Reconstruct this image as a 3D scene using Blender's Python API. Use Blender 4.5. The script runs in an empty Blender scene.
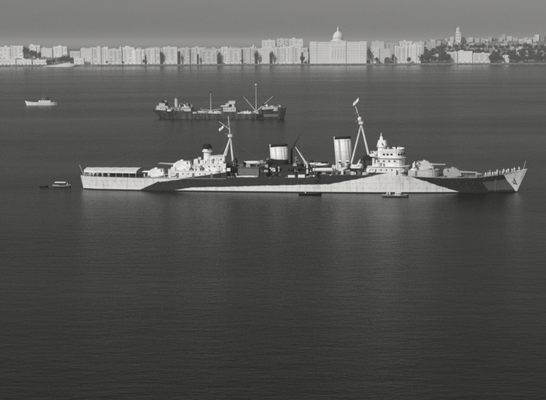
import bpy, bmesh, math, random
from mathutils import Vector, Matrix

# ------------------------------------------------------------------ camera, sky, sun
S = bpy.context.scene
C = S.collection
PI = math.pi
R = math.radians
TINT = (1.0, 0.995, 0.955)                      # the warm tone of the old monochrome print

PITCH = math.atan(158 / 1231.0)
CAM_H = 57.0
cam_d = bpy.data.cameras.new('camera')
cam_d.sensor_width = 36.0
cam_d.lens = 36.0 * 1231.0 / 546.0
cam_d.clip_start = 1.0
cam_d.clip_end = 200000.0
cam = bpy.data.objects.new('camera', cam_d)
C.objects.link(cam)
cam.matrix_world = Matrix.Translation((0, 0, CAM_H)) @ Matrix.Rotation(PI / 2 - PITCH, 4, 'X') @ Matrix.Rotation(R(-0.22), 4, 'Z')
S.camera = cam

SUN_AZ, SUN_EL = R(216), R(34)                  # azimuth from +Y towards +X
world = bpy.data.worlds.new('World')
S.world = world
world.use_nodes = True
wn = world.node_tree
sky = wn.nodes.new('ShaderNodeTexSky')
sky.sky_type = 'NISHITA'
sky.sun_disc = False
sky.sun_elevation = SUN_EL
sky.sun_rotation = SUN_AZ
sky.altitude = 0.0
sky.air_density = 1.0
sky.dust_density = 1.0
sky.ozone_density = 1.0
sep = wn.nodes.new('ShaderNodeSeparateColor')
wn.links.new(sky.outputs[0], sep.inputs[0])


def wmath(op, a, b):
    n = wn.nodes.new('ShaderNodeMath')
    n.operation = op
    for i, v in enumerate((a, b)):
        if isinstance(v, (int, float)):
            n.inputs[i].default_value = v
        else:
            wn.links.new(v, n.inputs[i])
    return n.outputs[0]


# black-and-white film behind a yellow-orange filter: mostly red and green light
grey_sky = wmath('ADD', wmath('ADD', wmath('MULTIPLY', sep.outputs[0], 0.62), wmath('MULTIPLY', sep.outputs[1], 0.30)),
                 wmath('MULTIPLY', sep.outputs[2], 0.08))
comb = wn.nodes.new('ShaderNodeCombineColor')
for i in range(3):
    wn.links.new(wmath('MULTIPLY', grey_sky, TINT[i]), comb.inputs[i])
bg = wn.nodes['Background']
wn.links.new(comb.outputs[0], bg.inputs[0])
bg.inputs[1].default_value = 0.06

sun_d = bpy.data.lights.new('sun', 'SUN')
sun_d.energy = 5.0
sun_d.angle = R(0.53)
sun_d.color = TINT
sun = bpy.data.objects.new('sun', sun_d)
C.objects.link(sun)
to_sun = Vector((math.sin(SUN_AZ) * math.cos(SUN_EL), math.cos(SUN_AZ) * math.cos(SUN_EL), math.sin(SUN_EL)))
sun.rotation_euler = to_sun.to_track_quat('Z', 'Y').to_euler()
sun.location = (-100, -100, 200)

S.view_settings.view_transform = 'Standard'
S.view_settings.look = 'None'
S.view_settings.exposure = -0.58
S.view_settings.gamma = 1.0
S.view_settings.use_curve_mapping = False
S.render.engine = 'CYCLES'
S.cycles.use_denoising = False                  # the residual noise reads as the grain of the print
S.cycles.max_bounces = 6
S.cycles.volume_bounces = 1
S.cycles.filter_width = 2.1                     # the soft lens of the time

rnd = random.Random(7)


# ------------------------------------------------------------------ materials
def new_mat(name):
    m = bpy.data.materials.new(name)
    m.use_nodes = True
    nt = m.node_tree
    return m, nt, nt.nodes['Principled BSDF']


def nmath(nt, op, a, b=None, clamp=False):
    n = nt.nodes.new('ShaderNodeMath')
    n.operation = op
    n.use_clamp = clamp
    for i, v in enumerate((a, b)):
        if v is None:
            continue
        if isinstance(v, (int, float)):
            n.inputs[i].default_value = v
        else:
            nt.links.new(v, n.inputs[i])
    return n.outputs[0]


def worn(nt, value, scale, amount, coord=None):
    """value (float or socket) times a noise between 1-amount and 1+amount"""
    tc = nt.nodes.new('ShaderNodeTexCoord')
    nz = nt.nodes.new('ShaderNodeTexNoise')
    nz.inputs['Scale'].default_value = scale
    nz.inputs['Detail'].default_value = 5
    nz.inputs['Roughness'].default_value = 0.65
    nt.links.new(coord or tc.outputs['Object'], nz.inputs['Vector'])
    f = nmath(nt, 'ADD', nmath(nt, 'MULTIPLY', nmath(nt, 'SUBTRACT', nz.outputs[0], 0.5), amount * 3.0), 1.0)
    return nmath(nt, 'MULTIPLY', value, f, clamp=True)


def grey_out(nt, value, bsdf):
    cc = nt.nodes.new('ShaderNodeCombineColor')
    for i in range(3):
        nt.links.new(value, cc.inputs[i])
    nt.links.new(cc.outputs[0], bsdf.inputs['Base Color'])


def paint(name, v, rough=0.55, scale=0.5, amount=0.12, metallic=0.0, spec=0.3):
    m, nt, b = new_mat(name)
    grey_out(nt, worn(nt, v, scale, amount), b)
    b.inputs['Roughness'].default_value = rough
    b.inputs['Metallic'].default_value = metallic
    b.inputs['Specular IOR Level'].default_value = spec
    return m


M = {
    'light': paint('light_paint', 0.76, 0.6, 0.35, 0.10),
    'pale': paint('pale_grey_paint', 0.52, 0.6, 0.35, 0.14),
    'mid': paint('mid_grey_paint', 0.36, 0.6, 0.35, 0.12),
    'dark': paint('dark_grey_paint', 0.032, 0.6, 0.35, 0.2),
    'black': paint('black_paint', 0.014, 0.6, 0.5, 0.2),
    'canvas': paint('canvas', 0.78, 0.9, 0.25, 0.07, spec=0.1),
    'planks': paint('deck_planks', 0.34, 0.8, 0.6, 0.12, spec=0.2),
    'steel': paint('steel', 0.16, 0.5, 0.8, 0.15),
    'glass': paint('window_glass', 0.03, 0.15, 1.0, 0.1, spec=0.5),
    'varnish': paint('varnished_wood', 0.13, 0.5, 0.9, 0.2),
    'cotton': paint('white_cotton', 0.8, 0.9, 2.0, 0.05, spec=0.1),
    'skin': paint('skin', 0.30, 0.7, 3.0, 0.05),
    'leather': paint('dark_leather', 0.03, 0.6, 3.0, 0.1),
    'rust': paint('rusty_black_hull', 0.03, 0.7, 0.15, 0.35),
    'freight_deck': paint('freighter_deck', 0.17, 0.8, 0.3, 0.2),
    'freight_white': paint('freighter_cream', 0.5, 0.7, 0.3, 0.14),
    'freight_grey': paint('freighter_grey', 0.2, 0.7, 0.3, 0.14),
    'rope': paint('rope', 0.4, 0.9, 3.0, 0.1),
    'stone': paint('quay_stone', 0.20, 0.9, 0.08, 0.3),
    'rock': paint('dark_rock', 0.07, 0.9, 0.15, 0.3),
    'sand': paint('pale_sand', 0.68, 0.95, 0.03, 0.15),
    'bark': paint('bark', 0.05, 0.9, 0.6, 0.25),
    'leaf': paint('leaves', 0.04, 0.7, 0.25, 0.35),
    'tile': paint('roof_gravel', 0.33, 0.9, 0.1, 0.2),
    'pane_soft': paint('stone_shutters', 0.54, 0.7, 0.1, 0.1),
    'pane_mid': paint('grey_shutters', 0.42, 0.6, 0.1, 0.3),
    'pane_pale': paint('pale_shutters', 0.54, 0.6, 0.1, 0.2),
    'shutter': paint('window_dark', 0.34, 0.5, 0.08, 0.5),
}
WALLS = [paint('stucco_white', 0.78, 0.9, 0.05, 0.08), paint('stucco_cream', 0.70, 0.9, 0.05, 0.10),
         paint('stucco_pale', 0.60, 0.9, 0.05, 0.12), paint('stucco_grey', 0.45, 0.9, 0.05, 0.12),
         paint('brown_brick', 0.24, 0.9, 0.05, 0.15)]


def streaked_hull():
    m, nt, b = new_mat('streaked_black_hull')
    tc = nt.nodes.new('ShaderNodeTexCoord')
    mp = nt.nodes.new('ShaderNodeMapping')
    mp.inputs['Scale'].default_value = (0.35, 0.35, 0.07)
    nt.links.new(tc.outputs['Object'], mp.inputs[0])
    nz = nt.nodes.new('ShaderNodeTexNoise')
    nz.inputs['Scale'].default_value = 1.2
    nz.inputs['Detail'].default_value = 7
    nz.inputs['Roughness'].default_value = 0.7
    nt.links.new(mp.outputs[0], nz.inputs['Vector'])
    k = nmath(nt, 'MULTIPLY', nmath(nt, 'SUBTRACT', nz.outputs[0], 0.46), 3.5, clamp=True)
    v = nmath(nt, 'ADD', 0.022, nmath(nt, 'MULTIPLY', k, 0.10))
    grey_out(nt, v, b)
    b.inputs['Roughness'].default_value = 0.7
    return m


M['rust'] = streaked_hull()


def camo_material(root):
    """light patches on dark grey; every patch is a convex area of the ship's side view (x along, z up)"""
    m, nt, b = new_mat('camouflage_paint')
    tc = nt.nodes.new('ShaderNodeTexCoord')
    tc.object = root
    sx = nt.nodes.new('ShaderNodeSeparateXYZ')
    nt.links.new(tc.outputs['Object'], sx.inputs[0])
    nz = nt.nodes.new('ShaderNodeTexNoise')
    nz.inputs['Scale'].default_value = 0.5
    nt.links.new(tc.outputs['Object'], nz.inputs['Vector'])
    wob = nmath(nt, 'MULTIPLY', nmath(nt, 'SUBTRACT', nz.outputs[0], 0.5), 0.9)
    X = nmath(nt, 'ADD', sx.outputs[0], wob)
    Z = nmath(nt, 'ADD', sx.outputs[2], nmath(nt, 'MULTIPLY', wob, 0.6))

    def area(*planes):                    # a*x + b*z > c for each (a, b, c)
        out = None
        for a, bb, c in planes:
            v = nmath(nt, 'ADD', nmath(nt, 'MULTIPLY', X, a), nmath(nt, 'MULTIPLY', Z, bb))
            g = nmath(nt, 'MULTIPLY', nmath(nt, 'SUBTRACT', v, c), 6.0, clamp=True)
            out = g if out is None else nmath(nt, 'MULTIPLY', out, g)
        return out
    light = [
        area((-1, 2.2, 61.1), (-0.09, 1, -5.9)),                                      # stern
        area((0.16, -1, -8.0), (-1, 0, -20), (0.035, -1, -3.0)),                    # low stripe amidships
        area((0.2, -1, -1.0), (0, -1, -8.4), (-0.337, -1, -20.6), (1, 0, 8)),         # midships triangle
        area((1, 0.72, 81.0)),                                                        # stem
        area((-0.15, 1, 11.3), (-1, 0, 27.5), (1, 0.3, -51.5)),                       # after superstructure
        area((0.05, 1, 11.6), (-1, 0, -2), (1, 0, -14)),                              # after funnel
        area((-0.42, 1, 1.4), (-1, 0, -26.5), (1, 0, 12)),                            # fore funnel and its house
        area((1, 0, 25.5), (0, 1, 7.6), (-1, -0.4, -46)),                             # bridge
    ]
    tot = light[0]
    for a in light[1:]:
        tot = nmath(nt, 'MAXIMUM', tot, a)
    mid = area((1, 0.75, 71.5), (0, 1, 0.9), (0.10, -1, 2.6))
    v = nmath(nt, 'ADD', nmath(nt, 'MULTIPLY', tot, 0.725), 0.03)
    v = nmath(nt, 'MAXIMUM', v, nmath(nt, 'MULTIPLY', mid, 0.105))
    # vertical weathering and rust runs
    mp = nt.nodes.new('ShaderNodeMapping')
    mp.inputs['Scale'].default_value = (1.1, 1.1, 0.12)
    nt.links.new(tc.outputs['Object'], mp.inputs[0])
    v = worn(nt, v, 1.0, 0.16, mp.outputs[0])
    for axis, pitch_, wdt in ((0, 6.1, 0.07), (2, 1.9, 0.05)):        # lapped plate edges
        fr_ = nmath(nt, 'FRACT', nmath(nt, 'DIVIDE', sx.outputs[axis], pitch_))
        seam = nmath(nt, 'LESS_THAN', fr_, wdt / pitch_ * 1.6)
        v = nmath(nt, 'MULTIPLY', v, nmath(nt, 'SUBTRACT', 1.0, nmath(nt, 'MULTIPLY', seam, 0.28)))
    mp2 = nt.nodes.new('ShaderNodeMapping')
    mp2.inputs['Scale'].default_value = (0.55, 0.55, 0.05)
    nt.links.new(tc.outputs['Object'], mp2.inputs[0])
    nz2 = nt.nodes.new('ShaderNodeTexNoise')
    nz2.inputs['Scale'].default_value = 1.6
    nz2.inputs['Detail'].default_value = 6
    nt.links.new(mp2.outputs[0], nz2.inputs['Vector'])
    run = nmath(nt, 'MULTIPLY', nmath(nt, 'SUBTRACT', nz2.outputs[0], 0.58), 5.0, clamp=True)
    v = nmath(nt, 'MULTIPLY', v, nmath(nt, 'SUBTRACT', 1.0, nmath(nt, 'MULTIPLY', run, 0.38)))
    grey_out(nt, v, b)
    b.inputs['Roughness'].default_value = 0.6
    b.inputs['Specular IOR Level'].default_value = 0.3
    return m


# ------------------------------------------------------------------ object helpers
def obj(name, bm, mat, parent=None, kind=None, smooth=False):
    me = bpy.data.meshes.new(name)
    if smooth:
        for f in bm.faces:
            f.smooth = True
    bm.to_mesh(me)
    bm.free()
    return obj_me(name, me, mat, parent, kind)


def obj_me(name, me, mat, parent=None, kind=None):
    o = bpy.data.objects.new(name, me)
    C.objects.link(o)
    if mat is not None and not me.materials:
        me.materials.append(mat)
    if parent is not None:
        o.parent = parent
    if kind:
        o['kind'] = kind
    return o


def thing(name, label, cat, loc=(0, 0, 0), rz=0.0, group=None):
    o = bpy.data.objects.new(name, None)
    C.objects.link(o)
    o.location = loc
    o.rotation_euler = (0, 0, rz)
    o.empty_display_size = 0.5
    tag(o, label, cat, group)
    return o


def tag(o, label, cat, group=None):
    o['label'] = label
    o['category'] = cat
    if group:
        o['group'] = group
    return o


def structure(name, bm, mat, smooth=False):
    return obj(name, bm, mat, None, 'structure', smooth)


def NB():
    return bmesh.new()


def box(bm, x0, x1, y0, y1, z0, z1):
    v = [bm.verts.new(p) for p in ((x0, y0, z0), (x1, y0, z0), (x1, y1, z0), (x0, y1, z0),
                                   (x0, y0, z1), (x1, y0, z1), (x1, y1, z1), (x0, y1, z1))]
    for f in ((3, 2, 1, 0), (4, 5, 6, 7), (0, 1, 5, 4), (1, 2, 6, 5), (2, 3, 7, 6), (3, 0, 4, 7)):
        bm.faces.new([v[i] for i in f])
    return bm


def prism(bm, outline, z0, z1, top=1.0, shift=(0, 0), centre=None):
    n = len(outline)
    cx = sum(p[0] for p in outline) / n if centre is None else centre[0]
    cy = sum(p[1] for p in outline) / n if centre is None else centre[1]
    a = [bm.verts.new((x, y, z0)) for x, y in outline]
    b = [bm.verts.new((cx + (x - cx) * top + shift[0], cy + (y - cy) * top + shift[1], z1)) for x, y in outline]
    bm.faces.new(a[::-1])
    bm.faces.new(b)
    for i in range(n):
        j = (i + 1) % n
        bm.faces.new((a[i], a[j], b[j], b[i]))
    return bm


def tube(bm, p, q, r0, r1=None, n=8, caps=True):
    p, q = Vector(p), Vector(q)
    r1 = r0 if r1 is None else r1
    d = (q - p).normalized()
    u = d.orthogonal().normalized()
    w = d.cross(u)
    a, b = [], []
    for i in range(n):
        t = 2 * PI * i / n
        k = u * math.cos(t) + w * math.sin(t)
        a.append(bm.verts.new(p + k * r0))
        b.append(bm.verts.new(q + k * r1))
    for i in range(n):
        j = (i + 1) % n
        bm.faces.new((a[i], a[j], b[j], b[i]))
    if caps:
        bm.faces.new(a[::-1])
        bm.faces.new(b)
    return bm


def lathe(bm, prof, n=16, c=(0, 0, 0), sx=1.0, sy=1.0, shear=0.0):
    """rings of (radius, z); shear leans x with z"""
    rings = []
    for r, z in prof:
        rings.append([bm.verts.new((c[0] + r * sx * math.cos(2 * PI * i / n) + shear * (z - prof[0][1]),
                                    c[1] + r * sy * math.sin(2 * PI * i / n), c[2] + z)) for i in range(n)])
    for k in range(len(rings) - 1):
        for i in range(n):
            j = (i + 1) % n
            bm.faces.new((rings[k][i], rings[k][j], rings[k + 1][j], rings[k + 1][i]))
    bm.faces.new(rings[0][::-1])
    bm.faces.new(rings[-1])
    return bm


def rounded(x0, x1, hw, nose=0.0, tail=0.0, n=5):
    """plan outline with elliptical ends, symmetric about y=0"""
    pts = []
    if nose > 0:
        for i in range(-n, n + 1):
            t = PI / 2 * i / n
            pts.append((x1 - nose + nose * math.cos(t), hw * math.sin(t)))
    else:
        pts += [(x1, -hw), (x1, hw)]
    if tail > 0:
        for i in range(-n, n + 1):
            t = PI / 2 * i / n
            pts.append((x0 + tail - tail * math.cos(t), -hw * math.sin(t)))
    else:
        pts += [(x0, hw), (x0, -hw)]
    out = []
    for p in pts:
        if not out or (abs(p[0] - out[-1][0]) + abs(p[1] - out[-1][1])) > 1e-4:
            out.append(p)
    return out


def interp(tab, x):
    if x <= tab[0][0]:
        return tab[0][1]
    for (a, va), (b, vb) in zip(tab, tab[1:]):
        if x <= b:
            t = (x - a) / (b - a)
            return va + (vb - va) * t
    return tab[-1][1]


ORD = ['first', 'second', 'third', 'fourth', 'fifth', 'sixth', 'seventh', 'eighth', 'ninth', 'tenth', 'eleventh', 'twelfth',
       'thirteenth', 'fourteenth', 'fifteenth', 'sixteenth', 'seventeenth', 'eighteenth', 'nineteenth', 'twentieth']
ORD += ['twenty-' + w for w in ORD[:9]] + ['thirtieth'] + ['thirty-' + w for w in ORD[:9]] + ['fortieth'] + ['forty-' + w for w in ORD[:9]]

# ------------------------------------------------------------------ sea
bm = NB()
gx = [-60000, -8000, -2500, -900, -300, 0, 300, 900, 2500, 8000, 60000]
gy = [-3000, -600, 0, 150, 300, 450, 700, 1200, 2000, 3500, 6000, 15000, 60000]
gv = [[bm.verts.new((x, y, 0)) for x in gx] for y in gy]
for j in range(len(gy) - 1):
    for i in range(len(gx) - 1):
        bm.faces.new((gv[j][i], gv[j][i + 1], gv[j + 1][i + 1], gv[j + 1][i]))
m, nt, b = new_mat('harbour_water')
tc = nt.nodes.new('ShaderNodeTexCoord')


def water_noise(scale, sx, sy, detail, rough):
    mp = nt.nodes.new('ShaderNodeMapping')
    mp.inputs['Scale'].default_value = (sx, sy, 1)
    mp.inputs['Rotation'].default_value = (0, 0, R(8))
    nt.links.new(tc.outputs['Object'], mp.inputs[0])
    nz = nt.nodes.new('ShaderNodeTexNoise')
    nz.inputs['Scale'].default_value = scale
    nz.inputs['Detail'].default_value = detail
    nz.inputs['Roughness'].default_value = rough
    nt.links.new(mp.outputs[0], nz.inputs['Vector'])
    return nz.outputs[0]


ripple = water_noise(1.3, 0.4, 0.9, 5, 0.65)
wavelet = water_noise(0.42, 0.4, 1.0, 3, 0.6)
chop = water_noise(0.2, 0.45, 1.0, 3, 0.55)
gust = water_noise(0.008, 0.3, 1.0, 5, 0.62)
hgt = nmath(nt, 'ADD', nmath(nt, 'ADD', nmath(nt, 'MULTIPLY', ripple, 0.12), nmath(nt, 'MULTIPLY', wavelet, 0.16)), nmath(nt, 'MULTIPLY', chop, 0.20))
hgt = nmath(nt, 'MULTIPLY', hgt, nmath(nt, 'ADD', nmath(nt, 'MULTIPLY', gust, 2.2), -0.1))
bp = nt.nodes.new('ShaderNodeBump')
bp.inputs['Strength'].default_value = 1.0
bp.inputs['Distance'].default_value = 1.0
nt.links.new(hgt, bp.inputs['Height'])
nt.links.new(bp.outputs[0], b.inputs['Normal'])
b.inputs['Base Color'].default_value = (0.006, 0.006, 0.006, 1)
sp = nt.nodes.new('ShaderNodeSeparateXYZ')         # calmer water in the lee of the far shore
nt.links.new(tc.outputs['Object'], sp.inputs[0])
lee = nmath(nt, 'MULTIPLY', nmath(nt, 'SUBTRACT', sp.outputs[1], 1600), 1 / 1200, clamp=True)
rg = nmath(nt, 'SUBTRACT', 0.18, nmath(nt, 'MULTIPLY', lee, 0.09))
nt.links.new(nmath(nt, 'ADD', nmath(nt, 'MULTIPLY', gust, 0.16), rg), b.inputs['Roughness'])
b.inputs['IOR'].default_value = 1.333
WATER = structure('sea', bm, m)

# ------------------------------------------------------------------ far shore: land, quay, rocks
bm = NB()


def land_z(x, y):
    t = (y - 3024) / 26
    if t <= 0:
        return -2.0 + 0.0
    z = 4.0
    d = y - 3060
    if d > 0:
        right = max(0.0, min(1.0, (x - 330) / 160))
        hill = math.exp(-((x - 30) / 70) ** 2) * 30 * min(1, d / 200)
        left = max(0.0, min(1.0, (-430 - x) / 60))
        z += min(d, 380) * (0.095 * right + 0.06) * (1 if x > -380 else 1) + hill + left * min(d, 70) * 0.16
        z += 1.2 * math.sin(x * 0.031) + 0.9 * math.sin(x * 0.013 + y * 0.02)
    if y > 3700:
        z = max(-3.0, z - (y - 3700) * 0.09)
    return z


xs = [-1500 + 30 * i for i in range(101)]
ys = [3022, 3026, 3045, 3060, 3090, 3130, 3180, 3240, 3300, 3380, 3460, 3560, 3700, 3900, 4150, 4400]
gv = [[bm.verts.new((x, y, land_z(x, y) if y > 3022 else 3.9)) for x in xs] for y in ys]
for j in range(len(ys) - 1):
    for i in range(len(xs) - 1):
        bm.faces.new((gv[j][i], gv[j][i + 1], gv[j + 1][i + 1], gv[j + 1][i]))
structure('shore_land', bm, M['stone'], True)
bm = NB()
x = -1500
while x < 1500:                                   # quay wall in long bays with a coping and piers
    box(bm, x, x + 23.6, 3019.4, 3022.5, -2, 4.3)
    box(bm, x + 23.6, x + 25, 3018.6, 3022.5, -2, 4.6)
    x += 25
structure('quay', bm, M['stone'])
bm = NB()
for i in range(900):                              # boulders at the foot of the quay
    x = rnd.uniform(-760, 760)
    s = rnd.uniform(0.9, 2.4)
    y = 3016.5 + rnd.uniform(-4, 2)
    pts = [(rnd.uniform(.7, 1.2) * s * math.cos(a * PI / 3 + .3), rnd.uniform(.7, 1.2) * s * math.sin(a * PI / 3 + .3)) for a in range(6)]
    prism(bm, [(x + p[0], y + p[1]) for p in pts], -1, s * rnd.uniform(.5, 1.0), top=rnd.uniform(.35, .7))
o = structure('shore_rocks', bm, M['rock'])
o['kind'] = 'stuff'
tag(o, 'dark boulders lying along the foot of the far quay', 'rocks')
# sandy spit at the left of the town
bm = NB()
rows = []
mr = random.Random(3)
for k, (s, z) in enumerate(((1.0, -0.6), (0.8, 1.6), (0.5, 4.4), (0.2, 7.6))):
    rows.append([bm.verts.new((-518 + 9 * k + 42 * s * math.cos(a * PI / 12) * mr.uniform(.75, 1.2),
                               2996 + 22 * s * math.sin(a * PI / 12) * mr.uniform(.8, 1.15), z * mr.uniform(.7, 1.3) if k else z)) for a in range(24)])
for k in range(3):
    for a in range(24):
        c2 = (a + 1) % 24
        bm.faces.new((rows[k][a], rows[k][c2], rows[k + 1][c2], rows[k + 1][a]))
bm.faces.new(rows[-1])
structure('beach', bm, M['sand'], True)


# ------------------------------------------------------------------ cruiser
SHIP_YAW = R(-6.5)
SHIP_O = Vector((10.3, 474.4, 0))
SHIP_M = Matrix.Translation(SHIP_O) @ Matrix.Rotation(SHIP_YAW, 4, 'Z') @ Matrix.Diagonal((1.02, 1, 1, 1))
ship = thing('cruiser_warship', 'long two-funnelled warship in light and dark camouflage, anchored in the foreground', 'warship', SHIP_O, SHIP_YAW)
ship.scale = (1.02, 1, 1)
CAMO = camo_material(ship)

HB_D = [(-85, 0.05), (-84.7, 2.2), (-84, 3.7), (-82, 5.3), (-78, 6.6), (-60, 7.9), (-30, 8.65), (0, 8.65), (30, 8.4), (50, 7.3), (65, 5.5), (75, 3.5), (81, 1.8), (84, 0.7), (85, 0.06)]
HB_W = [(-85, 0.05), (-84.7, 1.6), (-84, 2.9), (-82, 4.2), (-78, 5.7), (-60, 7.4), (-30, 8.55), (0, 8.65), (30, 8.1), (50, 6.0), (65, 3.8), (75, 2.0), (82, 0.7), (85, 0.05)]


def deck_z(x):
    if x < 8:
        return interp([(-85, 5.2), (-60, 4.8), (8, 4.8)], x)
    return interp([(8, 6.9), (40, 6.4), (54, 5.7), (66, 5.7), (75, 6.6), (80, 7.5), (85, 8.8)], x)


stx = sorted(set([-85, -84.7, -84.3, -84, -83, -82, -80] + list(range(-78, 84, 3)) + [7.99, 8.0, 82, 83, 84, 84.6, 85]))
bm = NB()
grid = {}
NR = 9
for si, x in enumerate(stx):
    dz = deck_z(x) + 0.12
    for k in range(NR):
        t = k / (NR - 1)
        z = -1.6 + (dz + 1.6) * t
        u = max(0.0, z) / dz
        hb = HB = interp(HB_W, x) + (interp(HB_D, x) - interp(HB_W, x)) * u ** 1.4
        xx = x
        if x > 60:                                # raked stem
            xx = x - (x - 60) / 25 * 3.7 * (1 - max(0, z) / 8.8)
        if x < -78:
            xx = x + (-78 - x) / 7 * 0.9 * (1 - u)
        for s in (-1, 1):
            grid[si, k, s] = bm.verts.new((xx, s * hb, z))
for si in range(len(stx) - 1):
    for k in range(NR - 1):
        for s in (-1, 1):
            q = [grid[si, k, s], grid[si + 1, k, s], grid[si + 1, k + 1, s], grid[si, k + 1, s]]
            bm.faces.new(q if s < 0 else q[::-1])
si8 = stx.index(7.99)
bm.faces.new([grid[si8 + 1, NR - 1, -1], grid[si8, NR - 1, -1], grid[si8, NR - 1, 1], grid[si8 + 1, NR - 1, 1]])
bmesh.ops.remove_doubles(bm, verts=bm.verts, dist=0.002)
hull = obj('hull', bm, CAMO, ship, smooth=True)
# dark boot-topping along the waterline
bm = NB()
for s in (-1, 1):
    prev = None
    for x in stx:
        xx0, xx1 = x, x
        if x > 60:
            xx0 = x - (x - 60) / 25 * 3.7 * 1.0
            xx1 = x - (x - 60) / 25 * 3.7 * (1 - .45 / 8.8)
        if x < -78:
            xx0 = xx1 = x + (-78 - x) / 7 * 0.9
        hw = interp(HB_W, x) + 0.04
        a, b2 = bm.verts.new((xx0, s * hw, -0.3)), bm.verts.new((xx1, s * (hw + .03), 0.45))
        if prev:
            q = [prev[0], a, b2, prev[1]]
            bm.faces.new(q if s < 0 else q[::-1])
        prev = (a, b2)
obj('boot_topping', bm, M['black'], hull, smooth=True)
# decks
for nm, lo, hi, mt in (('quarterdeck', -84.6, 7.9, 'planks'), ('forecastle_deck', 8.05, 84.6, 'planks')):
    bm = NB()
    prev = None
    for x in [lo] + [q for q in stx if lo < q < hi] + [hi]:
        hw = max(0.02, interp(HB_D, x) - 0.08)
        a, b2 = bm.verts.new((x, -hw, deck_z(x))), bm.verts.new((x, hw, deck_z(x)))
        if prev:
            bm.faces.new((prev[0], a, b2, prev[1]))
        prev = (a, b2)
    obj(nm, bm, M[mt], ship)
# scuttles
bm = NB()
for s in (-1, 1):
    for row, (lo, hi, z) in enumerate(((-78, 74, 3.6), (12, 72, 5.4), (-72, 66, 2.0))):
        x = lo
        while x < hi:
            if rnd.random() < .8:
                u = z / deck_z(x)
                hw = interp(HB_W, x) + (interp(HB_D, x) - interp(HB_W, x)) * u ** 1.4
                tube(bm, (x, s * (hw - .2), z), (x, s * (hw + .03), z), .13, n=6)
            x += 2.6
obj('scuttle_rows', bm, M['steel'], hull, kind='stuff')
# hull fittings
for s in (-1, 1):
    bm = NB()
    tube(bm, (79.9, s * 1.7, 5.6), (80.1, s * 2.2, 5.0), .2, n=8)
    tube(bm, (80.1, s * 2.15, 5.2), (80.0, s * 1.95, 4.3), .11, n=6)
    box(bm, 79.4, 80.6, s * 1.9 - .15, s * 1.9 + .15, 4.1, 4.4)
    obj('anchor', bm, M['steel'], ship)
bm = NB()
for i in range(12):
    tube(bm, (73.15, -3.55 + .0 * i, 1.0 + .42 * i), (73.45, -3.55, 1.0 + .42 * i), .05, n=5)
tube(bm, (73.15, -3.5, .6), (73.15, -3.9, 6.4), .04, n=5)
tube(bm, (73.45, -3.5, .6), (73.45, -3.9, 6.4), .04, n=5)
for v in bm.verts:
    v.co.y = -(interp(HB_W, v.co.x + 1.5) + (interp(HB_D, v.co.x) - interp(HB_W, v.co.x)) * (max(0, v.co.z) / 7) ** 1.4) - .12
obj('rope_ladder', bm, M['mid'], ship)


def block(name, outline, z0, z1, mat=None, parent=ship, top=1.0, shift=(0, 0), rim=0.12):
    bm = NB()
    prism(bm, outline, z0, z1 - .18, top, shift)
    n = len(outline)
    cx, cy = sum(p[0] for p in outline) / n, sum(p[1] for p in outline) / n
    lip = []
    for x, y in outline:                          # thin overhanging deck edge
        d = math.hypot(x - cx, y - cy) or 1
        lip.append((cx + (x - cx) * top * (1 + rim / d) + shift[0], cy + (y - cy) * top * (1 + rim / d) + shift[1]))
    prism(bm, lip, z1 - .18, z1)
    return obj(name, bm, mat or CAMO, parent)


def openings(parent, xs_, y, z0, z1, w, name='window', mat='steel'):
    for x in xs_:
        bm = NB()
        box(bm, x - w / 2, x + w / 2, y - .05, y + .06, z0, z1)
        obj(name, bm, M[mat], parent)


def door(parent, x, y, z0, mat='steel'):
    bm = NB()
    box(bm, x - .42, x + .42, y - .06, y + .05, z0 + .15, z0 + 2.0)
    d = obj('door', bm, M[mat], parent)
    return d


# after superstructure
a1 = block('after_deckhouse', rounded(-50.5, -27, 5.2, 0, 2.5), 4.8, 7.7)
for x in (-46, -40, -33):
    door(a1, x, -5.2, 4.8)
openings(a1, (-44, -42, -37.5, -35.5, -30.5), -5.2, 6.2, 6.7, .5)
a2 = block('after_control_house', rounded(-40.5, -27.6, 4.3, 0, 1.8), 7.7, 10.4)
door(a2, -37, -4.3, 7.7)
openings(a2, (-34, -32, -30), -4.3, 9.0, 9.5, .6)
a3 = block('after_signal_house', rounded(-33.8, -28.2, 3.4), 10.4, 13.2)
openings(a3, (-32.4, -31, -29.6), -3.4, 11.7, 12.3, .7)
bm = NB()
lathe(bm, [(1.5, 10.4), (1.35, 14.4), (2.0, 14.7), (2.0, 15.1), (1.5, 15.2), (1.5, 15.9)], 14, (-35.4, 0, 0))
dt = obj('director_tower', bm, CAMO, ship)
bm = NB()
lathe(bm, [(1.75, 15.9), (1.9, 16.2), (1.75, 17.0), (1.1, 17.6), (.3, 17.7)], 14, (-35.4, 0, 0))
tube(bm, (-35.4, -2.7, 16.5), (-35.4, 2.7, 16.5), .32, n=8)
obj('director_hood', bm, M['black'], dt)
for s in (-1, 1):                                # searchlights
    bm = NB()
    tube(bm, (-38.8, s * 3.0, 10.4), (-38.8, s * 3.0, 11.2), .25, n=8)
    sl = obj('searchlight', bm, M['light'], ship)
    bm = NB()
    tube(bm, (-39.3, s * 2.9, 11.6), (-38.4, s * 3.2, 11.7), .6, .5, n=12)
    obj('lamp_drum', bm, M['light'], sl)


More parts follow.
